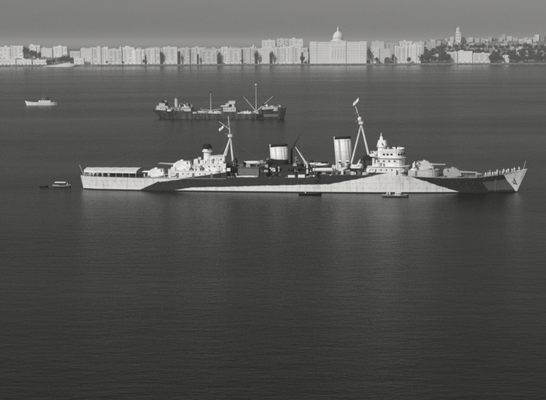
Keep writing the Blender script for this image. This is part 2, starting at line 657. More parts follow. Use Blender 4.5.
def turret(cx, z, facing, elev, mat, barrel_mat, blen=6.6, scale=1.0):
    """twin gunhouse, facing +1 forward or -1 aft"""
    s = scale
    prof = [(-3.0, 0), (-3.3, 1.2), (-2.9, 2.35), (1.3, 2.6), (2.7, 1.5), (3.0, 0)]
    bm = NB()
    left, right = [], []
    for x, zz in prof:
        w = 2.35 if zz < 1.3 else 2.05
        if x > 2:
            w *= .85
        if x < -2.8:
            w *= .8
        left.append(bm.verts.new((cx + facing * x * s, -w * s, z + .5 + zz * s)))
        right.append(bm.verts.new((cx + facing * x * s, w * s, z + .5 + zz * s)))
    n = len(prof)
    for i in range(n):
        j = (i + 1) % n
        bm.faces.new((left[i], left[j], right[j], right[i]))
    bm.faces.new(left)
    bm.faces.new(right[::-1])
    bmesh.ops.recalc_face_normals(bm, faces=bm.faces)
    t = obj('gun_turret', bm, mat, ship)
    bm = NB()
    lathe(bm, [(2.5 * s, z), (2.5 * s, z + .5)], 20, (cx, 0, 0))
    obj('barbette', bm, mat, t)
    bm = NB()
    tube(bm, (cx - facing * 2.1, -2.6 * s, z + .5 + 2.3 * s), (cx - facing * 2.1, 2.6 * s, z + .5 + 2.3 * s), .3, n=8)
    box(bm, cx - .5, cx + .5, -.5, .5, z + .5 + 2.45 * s, z + .5 + 3.0 * s)
    obj('rangefinder', bm, mat, t)
    for q in (-1.05, 1.05):
        bm = NB()
        p0 = Vector((cx + facing * 2.0 * s, q * s, z + .5 + 1.35 * s))
        d = Vector((facing * math.cos(elev), 0, math.sin(elev)))
        tube(bm, p0, p0 + d * blen * .45, .27, .22, n=10)
        tube(bm, p0 + d * blen * .45, p0 + d * blen, .2, .13, n=10)
        tube(bm, p0 + d * blen, p0 + d * (blen + .25), .17, n=10)
        g = obj('gun_barrel', bm, barrel_mat, t)
        bm = NB()
        tube(bm, p0 - d * .4, p0 + d * .9, .42, .3, n=10)
        obj('canvas_boot', bm, M['canvas'], g)
    return t


turret(-55.4, 4.8, -1, R(1), M['light'], M['light'])
turret(-45.2, 7.7, -1, R(3), M['light'], M['mid'], scale=1.1)
b_house = block('gun_platform', rounded(41, 52.5, 4.8, 4.0, 0), 5.4, 8.5, M['pale'])
turret(47.0, 8.5, 1, R(0), M['pale'], M['mid'], blen=5.6)
turret(57.6, 5.65, 1, R(-2), M['mid'], M['mid'], scale=1.08)
door(b_house, 44, -4.8, 6.2)

# tripod masts
def tripod(name, base, apex, top, plat, mat, yard):
    root_bm = NB()
    tube(root_bm, base[0], apex, .42, .32, n=10)
    mast = obj(name, root_bm, mat, ship)
    for p in base[1:]:
        bm = NB()
        tube(bm, p, Vector(apex) - Vector((0, 0, .4)), .34, .24, n=8)
        obj('strut', bm, mat, mast)
    bm = NB()
    lathe(bm, [(.5, -.5), (plat, -.1), (plat, .9), (plat - .15, .9), (plat - .15, .1)], 12, apex)
    obj('spotting_top', bm, mat, mast)
    bm = NB()
    tube(bm, Vector(apex), top, .22, .09, n=8)
    obj('topmast', bm, mat, mast)
    for (z, half) in yard:
        t = (z - apex[2]) / (top[2] - apex[2])
        c = Vector(apex).lerp(Vector(top), t)
        bm = NB()
        tube(bm, c + Vector((-.3 * half, -half, -.1)), c + Vector((.3 * half, half, .1)), .1, n=6)
        obj('yard', bm, mat, mast)
    return mast


mm = tripod('main_mast', [(-24.9, 0, 10.4 - 5.6), (-28.6, -2.6, 10.4 + 2.8), (-28.6, 2.6, 13.2)], (-26.4, 0, 20.6), (-27.2, 0, 28.6), 1.0, M['light'], [(22.0, 3.6), (25.0, 2.2)])
fm = tripod('fore_mast', [(27.0, 0, 10.2), (19.4, -2.8, 9.0), (19.4, 2.8, 9.0)], (23.3, 0, 25.8), (20.6, 0, 34.2), .95, M['light'], [(27.2, 4.4), (30.0, 2.4)])
bm = NB()
tube(bm, (-26.9, 0, 23.5), (-30.6, 0, 26.4), .09, n=6)
obj('gaff', bm, M['light'], mm)


def flag(name, p, w, h, drop, mat, parent):
    bm = NB()
    g = [[None] * 6 for _ in range(9)]
    for i in range(9):
        for j in range(6):
            u, v = i / 8, j / 5
            g[i][j] = bm.verts.new((p[0] - u * w * .8, p[1] + .18 * w * math.sin(u * 6 + v) * u, p[2] - v * h - u * drop + .08 * math.sin(u * 7 + 1)))
    for i in range(8):
        for j in range(5):
            bm.faces.new((g[i][j], g[i + 1][j], g[i + 1][j + 1], g[i][j + 1]))
    o = obj(name, bm, mat, parent, smooth=True)
    md = o.modifiers.new('thickness', 'SOLIDIFY')
    md.thickness = .02
    return o


flag('ensign', (-29.0, -.1, 25.0), 2.2, 1.1, 1.5, M['cotton'], mm)
flag('masthead_flag', (22.3, -.3, 35.6), 2.6, 1.15, 2.2, M['cotton'], fm)
bm = NB()
tube(bm, (20.6, 0, 34.0), (22.4, -.2, 35.8), .06, n=6)
obj('flag_staff', bm, M['light'], fm)
# lantern radar office on the fore mast
bm = NB()
lathe(bm, [(.3, -1.0), (.75, -.7), (.75, .5), (.3, .8)], 10, (22.75, 0, 27.6))
obj('aerial_lantern', bm, M['light'], fm)


def funnel(name, x0, x1, hw, zb, zt, lean, mat, cap_h):
    cx, rx = (x0 + x1) / 2, (x1 - x0) / 2
    bm = NB()
    prof = [(1, zb), (1, zb + (zt - zb) * .5), (1, zt)]
    lathe(bm, prof, 28, (cx, 0, 0), rx, hw, -lean)
    f = obj(name, bm, mat, ship, smooth=False)
    for p in f.data.polygons:
        p.use_smooth = abs(p.normal.z) < .5
    n = 28
    bm = NB()
    rings = []
    for r, z in ((1.0, zt), (1.05, zt + .1), (1.05, zt + cap_h), (.9, zt + cap_h + .25), (.86, zt + cap_h - .4)):
        rings.append([bm.verts.new((cx - lean * (z - zb) + r * rx * math.cos(2 * PI * i / n), r * hw * math.sin(2 * PI * i / n),
                                    z + .10 * r * rx * math.cos(2 * PI * i / n))) for i in range(n)])
    for k in range(4):
        for i in range(n):
            j = (i + 1) % n
            bm.faces.new((rings[k][i], rings[k][j], rings[k + 1][j], rings[k + 1][i]))
    bm.faces.new(rings[-1])
    obj('funnel_cap', bm, M['black'], f)
    for s in (-.5, .5):
        bm = NB()
        x = cx - rx - .12
        tube(bm, (x, s, zb), (x - lean * (zt + cap_h - zb), s, zt + cap_h + .3), .2, n=8)
        obj('steam_pipe', bm, mat, f)
    bm = NB()
    for i in range(int((zt - zb) / .45)):            # rung ladder up the near side
        z = zb + .3 + i * .45
        tube(bm, (cx - lean * (z - zb) + .75, -hw * 1.0 - .02, z), (cx - lean * (z - zb) + 1.15, -hw * .985 - .02, z), .035, n=4)
    obj('rung_ladder', bm, M['steel'], f, kind='stuff')
    for ox_ in (-1.5, -1.1, 1.9):
        bm = NB()
        yy_ = -hw * math.sqrt(max(0, 1 - (ox_ / rx) ** 2)) - .1
        tube(bm, (cx + ox_, yy_, zb), (cx + ox_ - lean * (zt - zb), yy_, zt - .3), .11, n=6)
        obj('steam_pipe', bm, M['mid'] if zb > 8 else mat, f)
    for z in (zb + (zt - zb) * .55, zt - .5):
        bm = NB()
        lathe(bm, [(1.0, z), (1.02, z + .02), (1.02, z + .15), (1.0, z + .17)], 28, (cx - lean * (z - zb), 0, 0), rx, hw)
        obj('funnel_band', bm, mat, f)
    return f


h1 = block('funnel_house', rounded(-14.5, 7.6, 4.6), 4.8, 7.6, M['dark'])
openings(h1, (-12, -9.5, -7, 2, 4.5), -4.6, 6.1, 6.6, .6)
h3 = block('boiler_room_casing', rounded(-13.0, -2.2, 3.4, 0, 1.0), 7.6, 10.0, M['dark'])
openings(h3, (-11.5, -9.8), -3.4, 8.6, 9.1, .6)
funnel('after_funnel', -10.3, -3.9, 2.3, 7.6, 16.9, .075, CAMO, .5)
h2 = block('bridge_deckhouse', rounded(12.4, 27, 5.6, 0, 1.5), 6.9, 9.2)
openings(h2, (15, 17.5, 20, 22.5, 25), -5.6, 7.9, 8.5, .6)
funnel('fore_funnel', 14.3, 20.3, 2.3, 9.2, 20.0, .085, CAMO, .5)


def ventilator(x, y, z, h, r, mat, face=-1):
    bm = NB()
    tube(bm, (x, y, z), (x, y, z + h), r * .6, n=10)
    tube(bm, (x, y, z + h - .05), (x, y + face * r * 1.3, z + h + r * .7), r * .62, r, n=12)
    v = obj('ventilator', bm, mat, ship)
    bm = NB()
    tube(bm, (x, y + face * r * 1.3, z + h + r * .7), (x, y + face * (r * 1.3 + .03), z + h + r * .7 + .03), r * .85, n=12)
    obj('mouth', bm, M['black'], v)


for x in (15.6, 18.4):
    ventilator(x, -3.2, 9.2, 1.7, .75, M['light'])
    ventilator(x, 3.2, 9.2, 1.7, .75, M['light'], 1)
for x in (-14.0, -1.4, 0.6):
    ventilator(x, -3.4, 7.6, 1.3, .6, M['dark'])
    ventilator(x, 3.4, 7.6, 1.3, .6, M['dark'], 1)

# bridge
b1 = block('lower_bridge', rounded(26.4, 41.2, 6.5, 3.4, 0), 6.2, 10.0, rim=.5)
openings(b1, (29, 31, 33, 35), -6.5, 8.4, 9.0, .6)
door(b1, 37, -6.48, 6.7)
b2 = block('upper_bridge', rounded(28.6, 39.8, 5.0, 3.0, 0), 10.0, 13.2, rim=.7)
openings(b2, (30, 32, 34, 36), -5.0, 11.6, 12.3, .8)
b3 = block('compass_platform', rounded(30.6, 39.8, 4.6, 3.4, 0), 13.2, 15.6)
n = 9
for i in range(-n // 2 + 1, n // 2 + 1):         # windows round the bridge front
    a = PI / 2 * i / 5
    cx_, cy_ = 36.4 + 3.42 * math.cos(a), 4.63 * math.sin(a)
    bm = NB()
    box(bm, -.05, .05, -.36, .36, 14.1, 14.8)
    o = obj('window', bm, M['glass'], b3)
    o.location = (cx_, cy_, 0)
    o.rotation_euler = (0, 0, math.atan2(math.sin(a) / 4.6, math.cos(a) / 3.4))
openings(b3, (32, 33.4, 34.8), -4.6, 14.1, 14.8, .8, mat='glass')
bm = NB()                                        # open bridge screen
for i in range(-6, 7):
    a0, a1_ = PI / 2 * i / 6.5, PI / 2 * (i + 1) / 6.5
box(bm, 31.0, 36.2, -4.65, -4.5, 15.6, 16.5)
box(bm, 31.0, 36.2, 4.5, 4.65, 15.6, 16.5)
pts = [(36.2 + 3.4 * math.cos(PI / 2 * i / 6), 4.58 * math.sin(PI / 2 * i / 6)) for i in range(-6, 7)]
for p, q in zip(pts, pts[1:]):
    v = [bm.verts.new((p[0], p[1], 15.6)), bm.verts.new((q[0], q[1], 15.6)), bm.verts.new((q[0], q[1], 16.5)), bm.verts.new((p[0], p[1], 16.5))]
    bm.faces.new(v)
obj('windscreen', bm, M['light'], b3)
bm = NB()                                        # binnacle and lookout gear
lathe(bm, [(.35, 15.6), (.25, 16.6), (.4, 16.9), (.15, 17.2)], 10, (36.5, 0, 0))
obj('binnacle', bm, M['black'], b3)
for y in (-2.8, 2.8):
    bm = NB()
    tube(bm, (34.5, y, 15.6), (34.5, y, 17.1), .18, n=8)
    obj('lookout_sight', bm, M['black'], b3)
bm = NB()
lathe(bm, [(1.6, 13.2), (1.4, 16.6), (1.8, 16.9), (1.8, 17.5)], 16, (31.0, 0, 0))
d2 = obj('director_tower', bm, M['light'], ship)
bm = NB()
prism(bm, [(29.3, -1.5), (32.4, -1.5), (33.0, -.8), (33.0, .8), (32.4, 1.5), (29.3, 1.5)], 17.5, 19.5, top=.8)
prism(bm, [(30.2, -.7), (31.5, -.7), (31.5, .7), (30.2, .7)], 19.5, 20.9, top=.7)
tube(bm, (30.8, 0, 20.9), (30.8, 0, 22.3), .22, .12, n=6)
tube(bm, (31.0, -2.6, 18.6), (31.0, 2.6, 18.6), .3, n=8)
obj('director_hood', bm, M['light'], d2)
# dark flag deck behind the bridge
b4 = block('flag_deck', rounded(24.2, 28.4, 5.4), 12.2, 12.6, M['black'])
for x in (24.6, 28.0):
    for y in (-5, 5):
        bm = NB()
        tube(bm, (x, y, 9.2), (x, y, 12.2), .16, n=6)
        obj('post', bm, M['dark'], b4)
for s in (-1, 1):
    bm = NB()
    box(bm, 25.0, 27.6, s * 4.6 - .5, s * 4.6 + .5, 12.6, 14.2)
    obj('flag_locker', bm, M['black'], b4)
    bm = NB()                                    # signal lamp platforms on the bridge wings
    lathe(bm, [(.5, 10.0), (.45, 13.6), (1.5, 13.8), (1.5, 14.8), (1.4, 14.8), (1.4, 14.0)], 14, (28.2, s * 5.4, 0))
    obj('wing_platform', bm, M['light'], ship)


# light anti-aircraft guns
def aa_gun(x, y, z, mat, up=R(35), ang=0.0, blen=4.0):
    bm = NB()
    lathe(bm, [(1.3, z), (1.25, z + .5), (.6, z + .6), (.55, z + 1.2)], 12, (x, y, 0))
    g = obj('deck_gun', bm, mat, ship)
    d = Vector((math.cos(up) * math.cos(ang), math.cos(up) * math.sin(ang), math.sin(up)))
    q = Vector((-math.sin(ang), math.cos(ang), 0))
    bm = NB()
    c = Vector((x, y, z + 1.7))
    pts = [c + d * a + q * b_ + Vector((0, 0, e)) for a in (-.9, .5) for b_ in (-1.0, 1.0) for e in (-.7, .6)]
    vs = [bm.verts.new(p) for p in pts]
    bmesh.ops.convex_hull(bm, input=vs)
    obj('gun_shield', bm, mat, g)
    for e in (-.35, .35):
        bm = NB()
        tube(bm, c + q * e, c + q * e + d * blen, .13, .08, n=8)
        obj('gun_barrel', bm, M['black'], g)


for (x, sd) in ((-24.8, 1), (-12.0, 1)):
    for s in (-1, 1):
        aa_gun(x, s * 6.4, 4.8, M['dark'], ang=-s * -.3 + (0 if x > -20 else PI))
for (x, y, z) in ((-47, 0, 11.35), (43.2, -3.4, 8.5), (43.2, 3.4, 8.5), (22.6, -4.6, 9.2), (22.6, 4.6, 9.2)):
    if x > -40:
        aa_gun(x, y, z, M['light'], up=R(50), blen=2.4)

# catapult structure amidships
ch = block('catapult_house', rounded(-23.0, -15.0, 4.4), 4.8, 9.2, M['steel'], rim=.5)
openings(ch, (-21, -19, -17), -4.4, 6.6, 7.3, .8)
bm = NB()
for s in (-1, 1):
    box(bm, -24.5, -11.5, s * 1.0 - .2, s * 1.0 + .2, 9.3, 9.9)
for i in range(9):
    x = -24 + i * 1.5
    box(bm, x, x + .2, -.8, .8, 9.35, 9.65)
obj('catapult', bm, M['steel'], ship)
# pale screens and lockers on the upper deck amidships
for (x0, x1, y0, z0, z1, mt) in ((-27, -25.6, -5.8, 7.8, 8.9, 'light'), (-12.8, -11.2, -6.6, 7.6, 8.4, 'mid'), (-3.8, -1.0, -7.0, 4.8, 6.5, 'light'),
                                 (0.0, 2.8, -7.0, 4.8, 6.7, 'light'), (-24.0, -23.2, -5.2, 4.8, 6.9, 'mid'), (4.2, 5.6, -6.6, 4.8, 6.3, 'mid'), (9, 10.4, -6.2, 7.0, 8.3, 'mid'),
                                 (-10.0, -8.6, -6.9, 4.8, 6.0, 'mid'), (-6.8, -5.6, -6.6, 4.8, 6.3, 'dark')):
    bm = NB()
    prism(bm, [(x0, y0 - .6), (x1, y0 - .6), (x1, y0 + .6), (x0, y0 + .6)], z0, z1, top=.86)
    obj('deck_locker', bm, M[mt], ship)


def crane(px, py, zb, zt, tip, mat):
    bm = NB()
    tube(bm, (px, py, zb), (px, py, zt), .5, .34, n=10)
    c = obj('boat_crane', bm, mat, ship)
    bm = NB()
    p, q = Vector((px, py, zt - .6)), Vector(tip)
    side = Vector((0, .35, 0))
    for e in (-1, 1):
        tube(bm, p + side * e, q, .15, .1, n=6)
        tube(bm, p + side * e + Vector((0, 0, .9)), q + Vector((0, 0, .1)), .12, .1, n=6)
    for i in range(8):
        t0, t1 = i / 8, (i + 1) / 8
        for e in (-1, 1):
            tube(bm, (p + side * e).lerp(q, t0), (p + side * e + Vector((0, 0, .9))).lerp(q, t1), .07, n=5)
    obj('jib', bm, mat, c)
    bm = NB()
    tube(bm, q, q - Vector((0, 0, (q.z - zb) * .55)), .05, n=5)
    lathe(bm, [(.1, 0), (.3, .2), (.3, .6), (.1, .8)], 8, q - Vector((0, 0, (q.z - zb) * .55 + .6)))
    obj('tackle', bm, M['steel'], c)


crane(-3.3, 3.0, 7.6, 15.6, (0.4, 4.0, 22.0), M['black'])
crane(3.4, -4.9, 7.0, 10.4, (-1.0, -5.0, 17.0), M['light'])

# dark side plating amidships
for s in (-1, 1):
    bm = NB()
    prev = None
    for x in (-27, -20, -14, -8, -2, 3, 7.9):
        y = s * (interp(HB_D, x) - .02)
        vs = [bm.verts.new((x, y - s * d, z)) for d, z in ((0, 4.7), (0, 5.75), (.1, 5.75), (.1, 4.7))]
        if prev:
            for k in range(4):
                j = (k + 1) % 4
                bm.faces.new((prev[k], vs[k], vs[j], prev[j]))
        else:
            bm.faces.new(vs)
        prev = vs
    bm.faces.new(prev[::-1])
    bmesh.ops.recalc_face_normals(bm, faces=bm.faces)
    obj('bulwark', bm, M['dark'], ship)
bd = block('boat_deck', rounded(-1.5, 12.2, 5.6), 8.9, 9.1, M['dark'])
for x in (-1.0, 3.0, 7.2, 11.6):
    for y in (-5.2, 5.2):
        bm = NB()
        tube(bm, (x, y, 4.9), (x, y, 8.9), .14, n=6)
        obj('post', bm, M['dark'], bd)
for (x, y, z, rr_) in ((-25.3, -3.2, 7.7, 1.9), (-12.2, -4.4, 7.6, 1.5), (-25.3, 3.2, 7.7, 1.9)):   # raised gun platforms
    bm = NB()
    lathe(bm, [(.6, 4.8), (.6, z), (rr_, z + .1), (rr_, z + 1.2), (rr_ - .1, z + 1.2), (rr_ - .1, z + .2)], 14, (x, y, 0))
    gp_ = obj('gun_tub', bm, M['black'], ship)
    for e in (-.3, .3):
        bm = NB()
        tube(bm, (x + e, y, z + .9), (x + e - 1.4, y - .8, z + 2.8), .1, .06, n=6)
        obj('gun_barrel', bm, M['black'], gp_)
tg = random.Random(9)
for (x0, x1, n_, zt0, zt1) in ((-27.2, -24.0, 9, 8.5, 12.0), (-14.4, -11.2, 8, 9.0, 12.4), (-3.4, 0.6, 8, 9.0, 13.0), (4.5, 12.0, 7, 9.6, 11.6), (-23, -15, 6, 9.6, 11.0)):
    for k in range(n_):
        x, y = tg.uniform(x0, x1), tg.uniform(-4.2, 4.2)
        zt_ = tg.uniform(zt0, zt1)
        bm = NB()
        if k % 3 == 0:                               # tall cowl
            tube(bm, (x, y, 4.8), (x, y, zt_ - .5), .32, n=8)
            tube(bm, (x, y, zt_ - .6), (x + tg.uniform(-.5, .5), y - .6, zt_), .4, .62, n=10)
            obj('ventilator', bm, M[tg.choice(('black', 'dark', 'steel'))], ship)
        elif k % 3 == 1:                             # post with a director or lamp on it
            tube(bm, (x, y, 4.8), (x, y, zt_ - .8), .2, n=6)
            prism(bm, [(x - .7, y - .6), (x + .7, y - .6), (x + .7, y + .6), (x - .7, y + .6)], zt_ - .8, zt_ + .3, top=.7)
            obj('sight_pedestal', bm, M[tg.choice(('black', 'dark', 'mid'))], ship)
        else:                                        # stowage stack
            w = tg.uniform(.5, 1.1)
            prism(bm, [(x - w, y - .7), (x + w, y - .7), (x + w, y + .7), (x - w, y + .7)], 4.8, zt_ - 1.0, top=tg.uniform(.6, .9))
            obj('gear_stack', bm, M[tg.choice(('black', 'dark', 'black', 'steel'))], ship)
# life rafts, lockers and splinter shields about the superstructure


def float_raft(x, y, z, L, tilt, mat):
    bm = NB()
    n_ = 20
    pts = []
    for i in range(n_):
        a_ = 2 * PI * i / n_
        pts.append(Vector((L / 2 * math.cos(a_), 0, L * .3 * math.sin(a_))))
    for i in range(n_):
        tube(bm, pts[i], pts[(i + 1) % n_], .16, n=6, caps=False)
    for k in range(-3, 4):
        zz = L * .3 * math.sqrt(1 - (k / 4) ** 2)
        tube(bm, (k * L / 8, 0, -zz), (k * L / 8, 0, zz), .09, n=4)
    o_ = obj('life_raft', bm, CAMO, ship, kind='stuff')
    del o_['kind']
    o_.location = (x, y, z)
    o_.rotation_euler = (tilt, 0, 0)


for (x, y, z, L, mt) in ((-48, -5.55, 6.4, 2.6, 'mid'), (-39.2, -4.65, 9.2, 2.4, 'canvas'), (-31, -5.55, 6.3, 2.4, 'dark'), (-12.6, -4.9, 6.4, 2.4, 'mid'), (20.6, -5.95, 8.1, 2.6, 'canvas'),
                         (27.6, -6.95, 8.6, 2.4, 'mid'), (38.4, -6.6, 8.6, 2.2, 'mid')):
    float_raft(x, y, z, L, R(-6), M[mt])
cr = random.Random(11)
for (x0, x1, y0, y1, z) in ((-49, -28, -5.0, -4.2, 7.7), (-39.5, -28.5, -4.0, -3.2, 10.4), (-49, -29, 3.4, 4.8, 7.7), (-22.5, -15.5, -4.2, 4.0, 9.2), (-14, 7, -4.3, -3.8, 7.6), (13, 26, -5.4, -4.6, 9.2),
                            (28.8, 33, -6.2, -5.4, 10.0), (-13.5, 7, -7.6, -6.2, 4.8), (-27, -23.5, -7.6, -6.8, 4.8), (9, 12, -5.5, 4, 6.9), (27, 40, 5.2, 6.2, 10.0), (-1, 11.5, -3.0, 4.5, 9.1), (-12.6, -11, -3, 3, 10.0), (-27, -23.5, -4.5, 4.5, 4.8), (12.8, 26, -7.6, -6.4, 6.9)):
    n_ = int((x1 - x0) / 1.5) + 2
    for k in range(n_):
        x, y = cr.uniform(x0, x1), cr.uniform(y0, y1)
        w, d_, h_ = cr.uniform(.3, .9), cr.uniform(.25, .5), cr.uniform(.5, 1.7)
        bm = NB()
        if cr.random() < .55:
            prism(bm, [(x - w, y - d_), (x + w, y - d_), (x + w, y + d_), (x - w, y + d_)], z - .02, z + h_, top=cr.uniform(.75, .98))
            nm = 'deck_locker'
        else:
            lathe(bm, [(.32, z - .02), (.3, z + h_ * .7), (.5, z + h_ * .75), (.5, z + h_), (.2, z + h_ + .15)], 9, (x, y, 0))
            nm = 'mushroom_vent'
        dk = -27 < x < 12
        obj(nm, bm, M[cr.choice(('dark', 'mid', 'black', 'black', 'light', 'steel') if dk else ('light', 'light', 'mid', 'canvas', 'steel'))], ship)
# splinter shields round the after control and the bridge wings
for (cx_, cy_, z, r0) in ((-43.0, -3.0, 10.4, 0), (-37.0, -2.6, 10.4, 1.3), (-30.5, -4.6, 7.7, 1.4), (21.5, -4.4, 9.2, 1.5), (30.0, -5.6, 10.0, 1.3)):
    if r0:
        bm = NB()
        ring = []
        for i in range(15):
            a_ = 2 * PI * i / 16
            ring.append([bm.verts.new((cx_ + rr_ * math.cos(a_), cy_ + rr_ * math.sin(a_), zz)) for rr_, zz in ((r0, z - .02), (r0, z + 1.15), (r0 - .08, z + 1.15), (r0 - .08, z - .02))])
        for p_, q_ in zip(ring, ring[1:]):
            for k in range(4):
                bm.faces.new((p_[k], q_[k], q_[(k + 1) % 4], p_[(k + 1) % 4]))
        bmesh.ops.recalc_face_normals(bm, faces=bm.faces)
        obj('splinter_shield', bm, M['light'], ship)

# quarterdeck awning with its stanchions
aw = NB()
AX0, AX1 = -82.6, -61.5
rows = []
for i in range(13):
    x = AX0 + (AX1 - AX0) * i / 12
    hw = min(interp(HB_D, x) - .15, 7.6)
    sag = .12 * math.sin(i * PI / 2) ** 2
    rows.append([bm_v for bm_v in (aw.verts.new((x, -hw, 6.8 - sag * .3)), aw.verts.new((x, -hw, 7.55 - sag)), aw.verts.new((x, -hw * .5, 7.95 - sag)), aw.verts.new((x, 0, 8.2 - sag)),
                                   aw.verts.new((x, hw * .5, 7.95 - sag)), aw.verts.new((x, hw, 7.55 - sag)), aw.verts.new((x, hw, 7.0 - sag * .3)))])
for i in range(12):
    for k in range(6):
        aw.faces.new((rows[i][k], rows[i + 1][k], rows[i + 1][k + 1], rows[i][k + 1]))
awn = obj('awning', aw, M['canvas'], ship)
md = awn.modifiers.new('thickness', 'SOLIDIFY')
md.thickness = .03
for i in range(9):
    x = AX0 + .2 + (AX1 - AX0 - .4) * i / 8
    for s in (-1, 1):
        hw = min(interp(HB_D, x) - .25, 7.5)
        bm = NB()
        tube(bm, (x, s * hw, deck_z(x)), (x, s * hw, 7.5), .06, n=6)
        obj('stanchion', bm, M['light'], awn)
bm = NB()                                        # added canvas on the far side, shuts out the sea and darkens under the awning
vs = []
for i in range(12):
    x = AX0 + .6 + (AX1 - AX0 - 1.2) * i / 11
    hw = min(interp(HB_D, x) - .2, 7.5)
    vs.append([bm.verts.new((x, hw + .06 * (i % 2) + d, z)) for d, z in ((0, 5.25), (0, 7.3), (.03, 7.3), (.03, 5.25))])
for p_, q_ in zip(vs, vs[1:]):
    for k in range(4):
        bm.faces.new((p_[k], q_[k], q_[(k + 1) % 4], p_[(k + 1) % 4]))
bmesh.ops.recalc_face_normals(bm, faces=bm.faces)
obj('added_shade_curtain', bm, M['canvas'], awn)
bm = NB()                                        # ensign staff, raked aft
tube(bm, (-84.0, 0, 5.2), (-85.6, 0, 9.2), .08, .05, n=6)
obj('ensign_staff', bm, M['light'], ship)
bm = NB()
tube(bm, (83.6, 0, 8.4), (84.4, 0, 12.0), .07, .04, n=6)
obj('jack_staff', bm, M['light'], ship)
# quarterdeck clutter under the awning
for x, y in ((-79, 0), (-72, 1.5), (-66, -1)):
    bm = NB()
    lathe(bm, [(.7, 0), (.6, .5), (.45, .8), (.6, 1.0), (.2, 1.1)], 12, (x, y, deck_z(x)))
    obj('capstan', bm, M['steel'], ship)

# forecastle fittings
for s in (-1, 1):
    bm = NB()
    lathe(bm, [(.75, 0), (.65, .45), (.45, .8), (.65, 1.1), (.2, 1.2)], 12, (72.6, s * 1.2, deck_z(72.6)))
    obj('capstan', bm, M['steel'], ship)
    bm = NB()
    for i in range(22):                          # anchor cable, link by link
        x = 73.2 + i * .32
        y = s * (1.2 + .25 * i / 22)
        z = deck_z(x) + .08
        box(bm, x, x + .38, y - (.13 if i % 2 else .06), y + (.13 if i % 2 else .06), z, z + (.1 if i % 2 else .2))
    obj('anchor_cable', bm, M['black'], ship)
    bm = NB()                                    # breakwater
    for t0, t1 in ((0, .5), (.5, 1)):
        p = Vector((69.0 - 2.6 * t0, s * 4.2 * t0, 0))
        q = Vector((69.0 - 2.6 * t1, s * 4.2 * t1, 0))
        vs = [bm.verts.new((a.x + dx, a.y, z)) for dx in (0, -.12) for a, z in ((p, 5.6), (q, 5.6), (q, 6.9), (p, 6.9))]
        bmesh.ops.convex_hull(bm, input=vs)
    obj('breakwater', bm, M['mid'], ship)
    for x in (62, 76.5):
        bm = NB()
        for dx in (0, .9):
            lathe(bm, [(.2, 0), (.2, .6), (.28, .65), (.28, .8)], 8, (x + dx, s * (interp(HB_D, x) - .6), deck_z(x)))
        obj('bollard', bm, M['steel'], ship)


def rails(x0, x1, side, step=2.0):
    bm = NB()
    prev = None
    x = x0
    while x <= x1 + .01:
        hw = max(.1, interp(HB_D, x) - .12)
        p = Vector((x, side * hw, deck_z(x)))
        tube(bm, p, p + Vector((0, 0, 1.1)), .035, n=4, caps=False)
        if prev:
            for h in (.4, .75, 1.1):
                tube(bm, prev + Vector((0, 0, h)), p + Vector((0, 0, h)), .022, n=3, caps=False)
        prev = p
        x += step
    obj('guard_rail', bm, M['steel'], ship, kind='stuff')


for s in (-1, 1):
    rails(-84, 6, s)
    rails(9, 84, s)
# standing rigging
for p, q in (((23.3, 0, 25.4), (38.8, 0, 15.8)), ((20.6, 0, 34.0), (-27.2, 0, 28.4)), ((-26.6, 0, 20), (-10, -3, 8)), ((-26.4, 0, 20.5), (-33, -4, 10.4)), ((20.8, 0, 33.4), (83.6, 0, 9)),
             ((-27.1, 0, 28), (-84, 0, 6)), ((20.6, .6, 33.6), (-27.2, .6, 28.0)), ((20.9, -.4, 33.0), (-27, -.4, 27.4)), ((22.0, -4.2, 27.2), (26.4, -4.8, 12.6)), ((21.4, -2.2, 27.2), (25.4, -4.6, 12.6)), ((23.2, 0, 25.5), (24, -7.4, 7)), ((23.2, 0, 25.5), (20.5, -7.4, 7)),
             ((-27.4, -3.4, 22), (-30, -4, 10.4)), ((-26.5, 0, 20.5), (-20, -8.2, 5)), ((-26.5, 0, 20.5), (-22.5, -8.2, 5)), ((23.2, 0, 25.5), (17, -6.5, 7)), ((23.2, 0, 25.5), (17, 6.5, 7))):
    bm = NB()
    tube(bm, p, q, .02, n=4)
    obj('stay', bm, M['steel'], ship)
